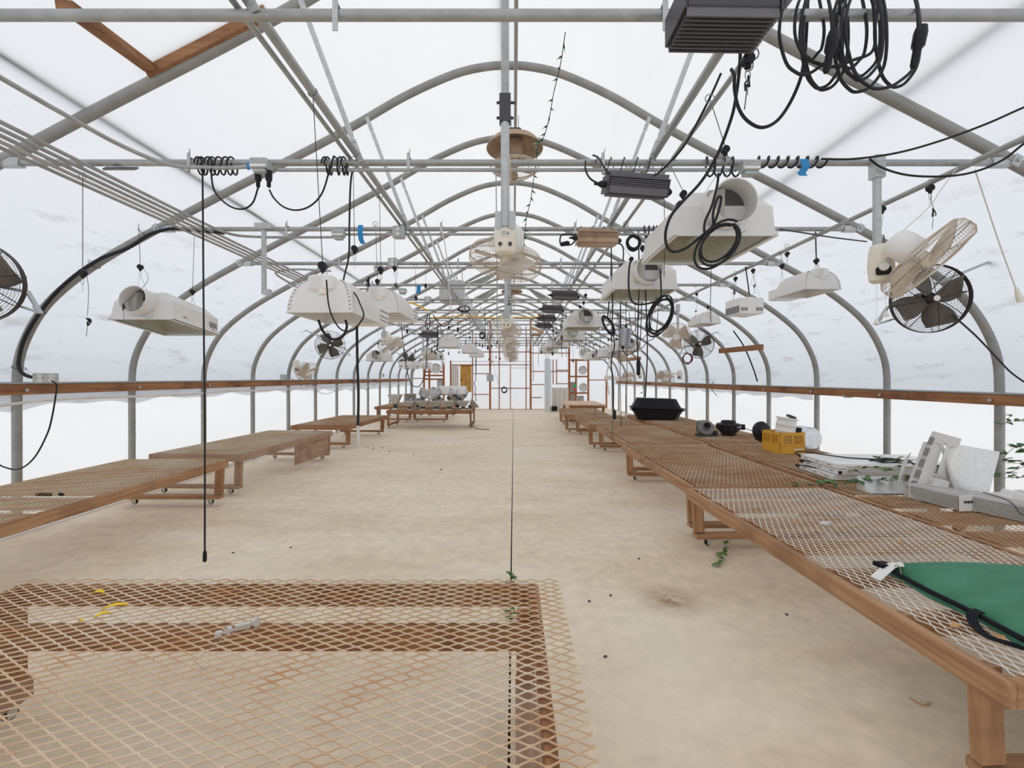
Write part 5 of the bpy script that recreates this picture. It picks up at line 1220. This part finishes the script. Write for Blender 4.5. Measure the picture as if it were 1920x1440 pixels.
# nested black trays
def tray(label, loc, rz, L=1.10, W=.52, Hh=.22, flip=False, tilt=0):
    t = thing('black_tray', label, 'tray', loc, (0,tilt,rz), 'black plastic trays')
    def rr_(l, w, z): 
        c_ = .10; return [(-l/2+c_,-w/2,z),(l/2-c_,-w/2,z),(l/2,-w/2+c_,z),(l/2,w/2-c_,z),(l/2-c_,w/2,z),(-l/2+c_,w/2,z),(-l/2,w/2-c_,z),(-l/2,-w/2+c_,z)]
    sg = -1 if flip else 1; z0 = Hh if flip else 0
    m = MB(); rings = [rr_(L*.78,W*.7,z0),rr_(L*.96,W*.95,z0+sg*Hh*.93),rr_(L*1.02,W*1.04,z0+sg*Hh*.94),rr_(L*1.02,W*1.04,z0+sg*Hh)]
    m.loft(rings, True, False); inn = [rr_(L*.99,W,z0+sg*Hh),rr_(L*.76,W*.68,z0+sg*.012)]; m.loft(inn, False, True)
    m.build('tray_shell', blackp, t)
    m = MB(); zz = z0+sg*Hh
    for a, b in (((-L*.5,-W*.52),(L*.5,-W*.52)),((-L*.5,W*.52),(L*.5,W*.52)),((-L*.51,-W*.45),(-L*.51,W*.45)),((L*.51,-W*.45),(L*.51,W*.45))): m.bar((*a,zz),(*b,zz),.03,.012)
    m.build('tray_rim', blackp, t)
    return t
bx, by = 3.27, 9.95
tray('bottom black plastic tray of the nested stack on the far right bench', (bx,by,ZT), -.1)
tray('middle black plastic tray sitting inside the bottom one', (bx+.01,by+.01,ZT+.035), -.12)
tray('upturned black plastic tray on top of the nested stack', (bx-.02,by+.02,ZT+.265), -.14, flip=True, tilt=.03)
# stacked LED panels
for i in range(3):
    lab = ['lowest','middle','topmost'][i]+' white flat light fixture of the stack on the outer right bench'
    x, y = 3.53+(-.015,.012,0)[i], 4.28+(.01,-.012,.012)[i]
    t = thing('flat_fixture', lab, 'grow light', (x,y,ZT+.002+i*.053), (0,0,-.06+.012*i), 'white flat light fixtures')
    MB().box((0,0,.025),(1.06,.54,.048),None,.004).build('casing', whitec, t)
    m = MB()
    for k in range(3): m.box((-.531,-.17+k*.17,.025),(.003,.05,.008)); m.box((-.531,-.10+k*.17,.034),(.003,.008,.008))
    m.build('end_marks', printm, t)
    MB().box((-.525,.27,.025),(.02,.03,.03),None,.005).build('cord_gland', blackp, t)
    MB().tube(spline([(-.535,.27,.025),(-.57,.26,.035),(-.575,.2,.05),(-.54,.12,.053),(-.50,.02,.054)] if i < 2 else [(-.535,.27,.025),(-.58,.26,.06),(-.54,.2,.085),(-.40,.10,.07),(-.2,.0,.056),(.0,-.06,.056),(.12,-.10,.056)],5),.006,6).build('cord', blackm, t, True)
    if i == 1: MB().box((-.515,-.2705,.025),(.03,.004,.03)).build('socket', blackp, t)
coil('loose black cord coiled on top of the flat fixtures', Vector((3.55,4.12,ZT+.172)), .14,.012, 3, .005, blackm, 0, .07)
tag(MB().box((3.40,3.96,ZT+.13),(.72,.02,.055),(.25,0,-.04)).build('metal_strip', whitem), 'white metal strip leaning on the front of the flat fixtures', 'strip')
# curved reflector lying under the stack front
def half_reflector(label, loc, rot, L=.42, m1=whitem, m2=alumd, wid=.16):
    t = thing('loose_reflector', label, 'reflector', loc, rot, 'loose reflectors on the outer right bench')
    vv = []; ff = []; n = 8
    for i in range(n+1):
        a = i/n; x = -wid*a; z = .11*(1-a)**2.0
        vv += [(-L/2,x,z),(L/2,x,z)]
    ff = [(2*i,2*i+1,2*i+3,2*i+2) for i in range(n)]
    m = MB().add(vv, ff); m.add([(x,y,z-.004) for x,y,z in vv], [f[::-1] for f in ff]); m.build('outer_sheet', m1, t, True)
    m = MB().add([(x*.96,y,z+.004) for x,y,z in vv], ff); m.build('mirror_sheet', m2, t, True)
    for s in (-1,1):
        m = MB(); m.add([(s*L/2,0,.11)]+[(s*L/2,-wid*i/n,.11*(1-i/n)**2) for i in range(n+1)]+[(s*L/2,0,0)], [tuple(range(n+3))])
        m.build('end_plate', m1, t)
    return t
half_reflector('white and grey curved reflector lying in front of the flat fixtures', (3.17,3.72,ZT+.004), (0,0,-.05), .46)
half_reflector('grey sheet reflector beside the front finned ballast', (3.30,3.50,ZT+.006), (0,0,.08), .36, alumd, alumd)
# two pale finned ballasts lying on the bench
def pale_ballast(label, loc, rot, L=.36):
    t = thing('pale_ballast', label, 'ballast', loc, rot, 'pale finned ballasts on the outer right bench')
    MB().box((0,0,.06),(L,.15,.10)).build('core', fincore, t)
    m = MB()
    for k in range(9): m.box((0,-.079,.014+k*.0115),(L*.97,.012,.0045))
    for k in range(9): m.box((0,-.066+k*.0165,.113),(L*.97,.005,.012))
    m.build('fins', lightfin, t)
    for s in (-1,1): 
        e = MB().box((s*(L/2+.004),0,.062),(.008,.168,.118),None,.003).build('end_cap', whitec, t)
    m = MB()
    for k in range(7): m.box((L/2+.0095,-.045+k*.014,.07),(.002,.009,.014 if k % 2 else .02))
    m.build('lettering', printk, t); 
    MB().box((-L/2-.01,.0,.06),(.004,.1,.05)).build('plate', printk, t)
    return t
pale_ballast('pale finned ballast with printed end plate, lying left of the other', (3.22,3.27,ZT+.004), (.0,.0,-PI/2+.12), .34)
pale_ballast('second pale finned ballast at the right edge of the bench', (3.38,2.98,ZT+.004), (0,0,-PI/2+.3), .38)
# upright double-ended fixture with aluminium mirrors
t = thing('double_fixture', 'big white fixture with aluminium mirror wings standing on edge', 'grow light', (3.38,3.36,ZT), (0,0,-.35))
def sheet(pts, th, m, name, par):
    pts = [Vector(p) for p in pts]; n = (pts[1]-pts[0]).cross(pts[2]-pts[0]).normalized()*th
    q = [p+n for p in pts]; k = len(pts)
    MB().add(pts+q, [tuple(range(k-1,-1,-1)), tuple(range(k,2*k))]+[(i,(i+1)%k,(i+1)%k+k,i+k) for i in range(k)]).build(name, m, par)
tl = Vector((.16,.02,.46)).normalized()
m = MB(); m.bar((-.20,.02,.02),(-.06,.05,.50),.075,.045,(0,1,0)); m.bar((-.255,.04,.03),(-.12,.07,.44),.03,.05,(0,1,0)); m.build('spine', whitem, t)
m = MB()
for k in range(5): m.bar((-.245+k*.028,.012,.08+k*.088),(-.225+k*.028,.012,.14+k*.088),.028,.01,(0,1,0))
m.build('spine_slots', printm, t)
rows_ = [[(-.12+.135*f,-.02-.05*math.sin(PI*f)+.0,.14-.02*f) for f in (0,.15,.35,.6,.8,1)],[(.0,0,0)]]
vv = []; ff = []; n = 10
for i in range(n+1):
    f = i/n; vv += [Vector((-.12+.31*f, -.03+.07*math.sin(PI*f), .16-.14*f)), Vector((-.03+.31*f, .0+.07*math.sin(PI*f), .45-.05*f))]
ff = [(2*i,2*i+2,2*i+3,2*i+1) for i in range(n)]
MB().add(vv, ff).add([p+Vector((.002,.006,-.002)) for p in vv],[f[::-1] for f in ff]).build('mirror_wing', alum, t, True)
vv = [Vector((-.30,.06,.12)),Vector((-.22,.07,.36)),Vector((-.34,.0,.10)),Vector((-.30,.02,.28))]
MB().add(vv,[(0,1,3,2)]).add([p+Vector((0,.005,0)) for p in vv],[(2,3,1,0)]).build('side_wing', whitem, t)
sheet([(-.15,-.03,.165),(.21,-.02,.01),(.19,.0,-.0),(-.12,.03,.05)], .004, whitem, 'wing_underside', t)
MB().box((-.10,-.02,.10),(.09,.07,.15),(0,.25,0)).build('socket_block', whitem, t); MB().box((-.02,.05,.47),(.16,.06,.08),(0,.3,0)).build('socket_block', whitem, t)
MB().tube([(-.06,.02,.45),(.05,.02,.02)],.012,8).build('lamp_holder', whitem, t, True)
# jumble of white parts right of it
t = thing('socket_bracket', 'white lamp socket bracket with square black opening at the right', 'bracket', (3.55,3.10,ZT), (0,0,-.3))
m = MB(); m.box((.02,0,.10),(.16,.08,.08),(0,.35,.2),.008); m.box((-.07,-.02,.075),(.08,.09,.09),(0,.35,.2),.006); m.box((.05,.03,.03),(.2,.1,.04),(0,0,.3)); m.build('bracket', whitec, t)
MB().box((-.113,-.025,.092),(.012,.05,.05),(0,.35,.2)).build('opening', blackp, t)
half_reflector('curved white reflector at the right edge behind the second pale ballast', (3.92,3.15,ZT+.004), (.1,0,-.5), .5, whitem, alumd, .3)
half_reflector('low grey reflector behind the second pale ballast', (3.62,3.22,ZT+.004), (0,0,.25), .42, alumd, alumd, .22)
cable('thin black wire lying over the pale ballasts', [Vector((3.36,3.12,ZT+.135)),Vector((3.32,2.92,ZT+.13)),Vector((3.18,2.72,ZT+.1)),Vector((3.25,2.66,ZT+.13)),Vector((3.42,2.66,ZT+.13))], .003)

# ================================================================ GREEN BAG ON THE NEAR BENCH
t = thing('green_bag', 'flat green canvas bag with black straps lying on the nearest right bench', 'bag', (2.2,1.72,ZT))
nx, ny = 26, 22; vv = []; ff = []
def bagz(x, y): 
    f = min(1, min(x+.39, .42-x, y+.46, .42-y)/.06); f = max(f, 0)**.5
    return .012+f*(.055+.014*math.sin(9*y+2.5*x)+.010*math.sin(17*y-5*x+1)+.008*math.sin(5*x+3*y))
for j in range(ny+1):
    for i in range(nx+1):
        x = -.39+.81*i/nx; y = -.46+.88*j/ny
        wob = .02*math.sin(j*.7)*(1 if i == 0 else 0)
        ox = (.03*math.sin(i*.5) if j == ny else 0)
        vv.append((x+wob*.6, y+ox-.04*(1-j/ny)*0, bagz(x,y)))
for j in range(ny):
    for i in range(nx): a = j*(nx+1)+i; ff.append((a,a+1,a+nx+2,a+nx+1))
m = MB().add(vv, ff); b_ = [(x,y,.002) for x,y,z in vv]; m.add(b_, [f[::-1] for f in ff])
rim_ = [i for i in range(nx+1)]+[j*(nx+1)+nx for j in range(1,ny+1)]+[ny*(nx+1)+i for i in range(nx-1,-1,-1)]+[j*(nx+1) for j in range(ny-1,0,-1)]
N_ = len(vv); m.f += [(rim_[k], rim_[k]+N_, rim_[(k+1)%len(rim_)]+N_, rim_[(k+1)%len(rim_)]) for k in range(len(rim_))]
m.build('bag_body', greenf, t, True)
sp_ = spline([(-.392,.40,.035),(-.400,.2,.032),(-.395,0,.034),(-.398,-.2,.032),(-.39,-.45,.034)],6)
MB().tube(sp_, .010, 6).build('zip_edge', strapm, t, True)
def ribbon(pts, w, m, name, par, up=(0,0,1)):
    pts = spline(pts,6); vv = []; ff = []
    for i,p in enumerate(pts):
        tdir = (pts[min(i+1,len(pts)-1)]-pts[max(i-1,0)]).normalized(); s = tdir.cross(Vector(up)).normalized()*w/2
        for q, dz in ((-1,0),(1,0),(1,.004),(-1,.004)): vv.append(p+s*q+Vector((0,0,dz)))
    for i in range(len(pts)-1):
        for k in range(4): ff.append((i*4+k,i*4+(k+1)%4,i*4+4+(k+1)%4,i*4+4+k))
    return MB().add(vv, ff).build(name, m, par, True)
ribbon([(-.38,-.02,.045),(-.42,-.03,.04),(-.455,-.07,.02),(-.46,-.12,.006),(-.43,-.16,.004),(-.395,-.20,.004),(-.385,-.27,.006),(-.40,-.32,.02),(-.37,-.36,.04)], .032, strapm, 'carry_strap', t)
MB().box((-.40,.40,.045),(.07,.05,.02),(0,.1,.2)).build('end_strap', strapm, t)
t = thing('paper_tag', 'white paper tag on a wire lying at the corner of the green bag', 'tag', (1.82,2.06,ZT))
ribbon([(-.11,.00,.004),(-.06,.015,.03),(-.01,.03,.052),(.03,.02,.062),(.06,.005,.055),(.085,.01,.066)], .045, labelm, 'tag_strip', t, (0,0,1))
MB().tube(spline([(-.02,-.05,.003),(-.005,-.02,.04),(.005,.0,.062),(.0,.012,.068),(-.01,.01,.06)],4), .0022, 5).build('tag_wire', mat('brass_wire',(.40,.30,.14),.4,.6), t)
# scraps on the near benches
t = thing('metal_clip', 'small silver metal clip lying on the nearest right bench', 'clip', on_z(1546,985,ZT))
MB().tube([(-.03,0,.012),(.0,.01,.014)],.012,8).build('clip_barrel', alum, t, True); MB().box((.02,.01,.012),(.06,.02,.006),(0,0,.5)).build('clip_tongue', alum, t); MB().box((.01,-.015,.008),(.05,.014,.006),(0,0,.2)).build('clip_plate', alumd, t)
def flatleaf(label, p, L, W, rz, m=yleaf, name='fallen_leaf'):
    n = 6; vv = []; 
    for i in range(n+1):
        f = i/n; w = W*math.sin(PI*min(.98,max(.04,f)))**.8/2; z = .01*math.sin(PI*f); vv += [(-L/2+L*f,-w,z+.006),(-L/2+L*f,0,z),(-L/2+L*f,w,z+.006)]
    ff = [(3*i+s,3*i+s+1,3*i+s+4,3*i+s+3) for i in range(n) for s in (0,1)]
    M = Matrix.Translation(p) @ Matrix.Rotation(rz,4,'Z')
    return tag(MB(M).add(vv, ff).build(name, m, None, True), label, 'leaf')
ZF = .497
flatleaf('yellow leaf nearest the back beam of the foreground bench', on_z(184,1114,ZF), .055,.028,.1)
flatleaf('long yellow leaf on the foreground bench, upper of the crossed pair', on_z(216,1140,ZF), .085,.026,.45)
flatleaf('yellow leaf on the foreground bench, lower of the crossed pair', on_z(192,1156,ZF), .05,.024,.75)
flatleaf('tiny yellow leaf fragment on the foreground bench', on_z(151,1168,ZF), .016,.012,0)
t = thing('metal_bracket', 'bent grey metal clip with wire on the foreground bench', 'clip', on_z(455,1180,ZF), (0,0,.45))
m = MB(); m.box((0,0,.012),(.05,.014,.02),(.2,0,0)); m.box((-.045,0,.008),(.018,.022,.02),(0,.4,0)); m.box((.045,.0,.018),(.02,.03,.028),(0,-.5,0)); m.bar((-.07,-.01,.006),(.05,.005,.01),.006,.005); m.box((-.075,-.012,.008),(.022,.02,.016)); m.build('clip_body', alumd, t)
MB().tube([(-.06,-.05,.004),(-.13,-.11,-.02),(-.10,-.12,-.05)],.0015,4).build('clip_wire', wirem, t)
for i,(u,v,l,w) in enumerate(((1795,1178,.05,.03),(1872,1198,.05,.035),(1493,983,.03,.02),(1690,1020,.04,.03))):
    flatleaf('dry orange leaf scrap on the nearest right bench, %s from the far end' % ORD[[2,3,0,1][i]], on_z(u,v,ZT), l, w, i*1.1, dryleaf)
t = thing('dirt_clump', 'dark brown debris lump on the nearest left bench', 'debris', on_z(83,929,ZL+.004))
m = MB()
for k in range(7): m.box((-.05+k*.017,.006*math.sin(k*3),.008),(.022,.02,.014),(k*.5,k*.9,k))
m.build('clods', mat('soil',(.10,.06,.035),.9), t)
tag(MB().box(on_z(115,927,ZL+.01),(.035,.02,.02),(.2,.4,.3),.004).build('black_scrap', blackp), 'small black scrap beside the debris on the nearest left bench', 'debris')
# floor scraps
rs = random.Random(4)
for i in range(14):
    u, v = [(545,1027),(437,1037),(700,835),(717,840),(730,846),(775,852),(827,881),(1198,1048),(1475,1153),(700,842),(690,838),(1145,1117),(1105,1128),(1135,1232)][i]
    p = on_z(u,v,0); s = .012 if v > 900 else .02
    tag(MB(Matrix.Translation(p) @ Matrix.Rotation(i,4,'Z')).box((0,0,s*.3),(s*1.6,s,s*.6),None,s*.15).build('floor_crumb', mat('crumb',(.08,.06,.045),.9) if i == 0 else bpy.data.materials['crumb']), 'tiny dark crumb lying on the concrete floor', 'debris', 'crumbs on the floor')
t = cable('curled dry twig on the floor near the nearest right bench', [on_z(1705,1307,.004),on_z(1722,1318,.004),on_z(1735,1322,.004),on_z(1745,1316,.006)], .003, dryleaf, 'twig', 'twig')
cable('black cord with plug lying on the floor right of the reflector bench', [P(881,770,12.25),P(882,790,12.28),on_z(886,800,.01),on_z(895,804,.01),on_z(908,805,.01),on_z(918,805,.01)], .009)

# ================================================================ ALUMINIUM REFLECTOR PILE ON THE CROSSWISE BENCH
def cone_reflector(label, loc, rot, s=.30, h=.24, m=alumd):
    t = thing('cone_reflector', label, 'reflector', loc, rot, 'aluminium reflectors on the crosswise bench')
    q = .06
    def sq(a, z): return [(-a,-a,z),(a,-a,z),(a,a,z),(-a,a,z)]
    MB().loft([sq(q,0.09),sq(s/2,h),sq(s/2+.012,h),sq(s/2+.012,h+.01),sq(s/2-.004,h+.01),sq(q-.008,.10)], True, True).build('reflector_cone', m, t)
    MB().box((0,0,.045),(.09,.09,.09),None,.01).build('lamp_socket', find, t)
    MB().lathe([(.035,.1),(.04,.12),(.03,.17),(.001,.19)],12).build('bulb', alum, t, True)
    MB().box((0,-.05,.012),(.11,.04,.024)).build('foot_plate', labelm, t)
    return t
zz = ZL+.005
c0 = cone_reflector('aluminium cone reflector standing in the front row of the pile, second from the left', (-3.0,12.55,zz), (0,0,.05), .30, .24)
for i,(x,y,rz,lab) in enumerate(((-2.62,12.58,0,'third from the left'),(-2.24,12.58,.04,'fourth from the left'),(-1.86,12.58,-.03,'fifth from the left'),(-1.46,12.60,.1,'last at the right'))):
    dup(c0, (x,y,zz), (0,0,rz), 'aluminium cone reflector standing in the front row of the pile, '+lab, (1.25,1.25,1.0))
o = dup(c0, (-3.42,12.6,zz), (0,0,0), 'tall aluminium cone reflector at the left end of the pile', (1.15,1.15,1.75))
for i,(x,y,z,rx,ry,rz,lab) in enumerate(((-3.05,13.0,zz+.25,1.45,0,.1,'aluminium reflector lying open toward the aisle at the left of the pile'),(-2.72,12.9,zz+.30,.7,.4,.3,'bright aluminium reflector tilted in the middle of the pile'),(-2.42,13.05,zz+.30,-.5,.5,.6,'aluminium reflector lying on its side in the pile middle'),(-2.2,12.95,zz+.30,.5,-.6,.2,'aluminium reflector tipped left under the white hood'),(-1.95,12.9,zz+.30,.9,.5,.9,'aluminium reflector tipped forward under the white hood'),(-1.62,12.95,zz+.27,.5,.4,.1,'pale aluminium reflector lying at the right of the pile'),(-1.35,13.05,zz+.02,.1,.9,.2,'dark aluminium reflector on edge at the right end of the pile'))):
    dup(c0, (x,y,z), (rx,ry,rz), lab, (1.1,1.1,1.05))
dup(c0, (-2.9,13.2,zz), (0,0,.3), 'aluminium reflector standing in the back row of the pile, left', (1.25,1.25,1.2)); dup(c0, (-2.3,13.2,zz), (0,0,.1), 'aluminium reflector standing in the back row of the pile, middle', (1.25,1.25,1.2)); dup(c0, (-1.7,13.2,zz), (0,0,.2), 'aluminium reflector standing in the back row of the pile, right', (1.25,1.25,1.2))
t = thing('white_hood', 'long white trapezoid hood lying on top of the aluminium pile', 'reflector', (-1.83,13.1,zz+.43))
def tr(l, w, z): return [(-l/2,-w/2,z),(l/2,-w/2,z),(l/2,w/2,z),(-l/2,w/2,z)]
MB().loft([tr(.86,.5,0),tr(.86,.5,.02),tr(.78,.30,.24)], True, True).build('hood_shell', whitec, t)
MB().box((0,-.25,-.012),(.84,.03,.024)).build('hood_rim', woodX, t)
for s in (-1,1): MB().box((s*.42,-.19,.10),(.02,.15,.2),(.4,0,0)).build('end_cap', whitem, t)

# ================================================================ PLANTS
def leaf_mesh(L, W, m, name='leaf'):
    n = 4; vv = []
    for i in range(n+1):
        f = i/n; w = W*math.sin(PI*(.08+.9*f))**.85/2; z = -.15*L*f*f; vv += [(L*f,-w,z+w*.35),(L*f,0,z),(L*f,w,z+w*.35)]
    return MB().add(vv, [(3*i+s,3*i+s+1,3*i+s+4,3*i+s+3) for i in range(n) for s in (0,1)]).mesh(name, m, True)
LM = [leaf_mesh(.055,.034,leafm), leaf_mesh(.06,.038,leafm2)]
def vine(label, pts, nleaf, seed=1, size=1.0, r=.0022, name='bramble_vine', m2=None, tri=True):
    rr = random.Random(seed); sp = spline(pts, 6)
    t = thing(name, label, 'plant', sp[0])
    MB().tube(sp, r, 5).build('stem', stemm, t, world=True)
    for i in range(nleaf):
        p = sp[int(len(sp)*(i+.6)/nleaf) % len(sp)]-sp[0]; base = rr.uniform(0,6.28)
        for k in range(3 if tri else 1):
            o = part('leaf', LM[rr.randint(0,1)] if m2 is None else LM[m2], t, p+Vector((rr.uniform(-.01,.01),rr.uniform(-.01,.01),.004)), (rr.uniform(-.5,.3), rr.uniform(-.7,.3), base+(k-1)*1.1))
            s = size*rr.uniform(.75,1.2); o.scale = (s,s,s)
    return t
vine('leafy bramble vine trailing across the front of the flat fixtures', [P(1525,908,3.95),P(1580,905,3.75),P(1625,900,3.70),P(1680,900,3.65),P(1740,895,3.7),P(1785,888,3.75)], 11, 2, 1.15)
vine('second bramble vine lying over the flat fixture stack', [P(1590,888,3.8),P(1625,876,3.85),P(1670,882,3.8),P(1710,875,3.85),P(1752,877,3.85),P(1775,880,3.8)], 9, 5, 1.15)
vine('thin vine shoot above the flat fixtures', [P(1640,860,4.1),P(1690,862,4.1),P(1740,875,4.0),P(1780,870,3.9)], 6, 8, .9)
vine('bramble shoot growing in at the right edge near the post', [P(1925,790,3.9),P(1905,790,3.9),P(1888,793,3.9),P(1875,797,3.9)], 4, 9, .8)
vine('small bramble tip above the right edge shoot', [P(1888,793,3.92),P(1892,783,3.92),P(1898,778,3.92)], 2, 19, .7)
vine('bramble growing behind the standing fixture at the right edge', [P(1930,850,3.7),P(1905,838,3.7),P(1880,865,3.7),P(1925,870,3.7),P(1895,885,3.7),P(1870,895,3.7),P(1925,895,3.7)], 14, 13, 1.2)
vine('bramble creeping on the bench joint left of the flat fixtures', [P(1478,912,3.9),P(1500,911,3.88),P(1540,907,3.85),P(1560,902,3.85)], 5, 23, .9)
vine('green weed sprouting from the floor under the nearest right bench', [on_z(1366,1002,.02),on_z(1360,1025,.03),on_z(1352,1040,.03),on_z(1350,1062,.01)], 6, 31, 1.0, m2=0)
vine('green weed growing in the floor joint behind the foreground bench', [on_z(958,1092,.0),on_z(957,1084,.03),on_z(960,1078,.06)], 4, 37, .8, m2=0, name='joint_weed')
vine('green weed growing in the floor joint seen through the foreground mesh', [on_z(958,1165,.0),on_z(957,1150,.02),on_z(960,1140,.04)], 4, 41, .8, m2=0, name='joint_weed')
vine('ivy strand climbing the far right post', [Vector((4.42,14.9,.02)),Vector((4.44,14.95,.5)),Vector((4.42,14.9,1.0)),Vector((4.42,14.92,1.2))], 6, 43, 1.4)
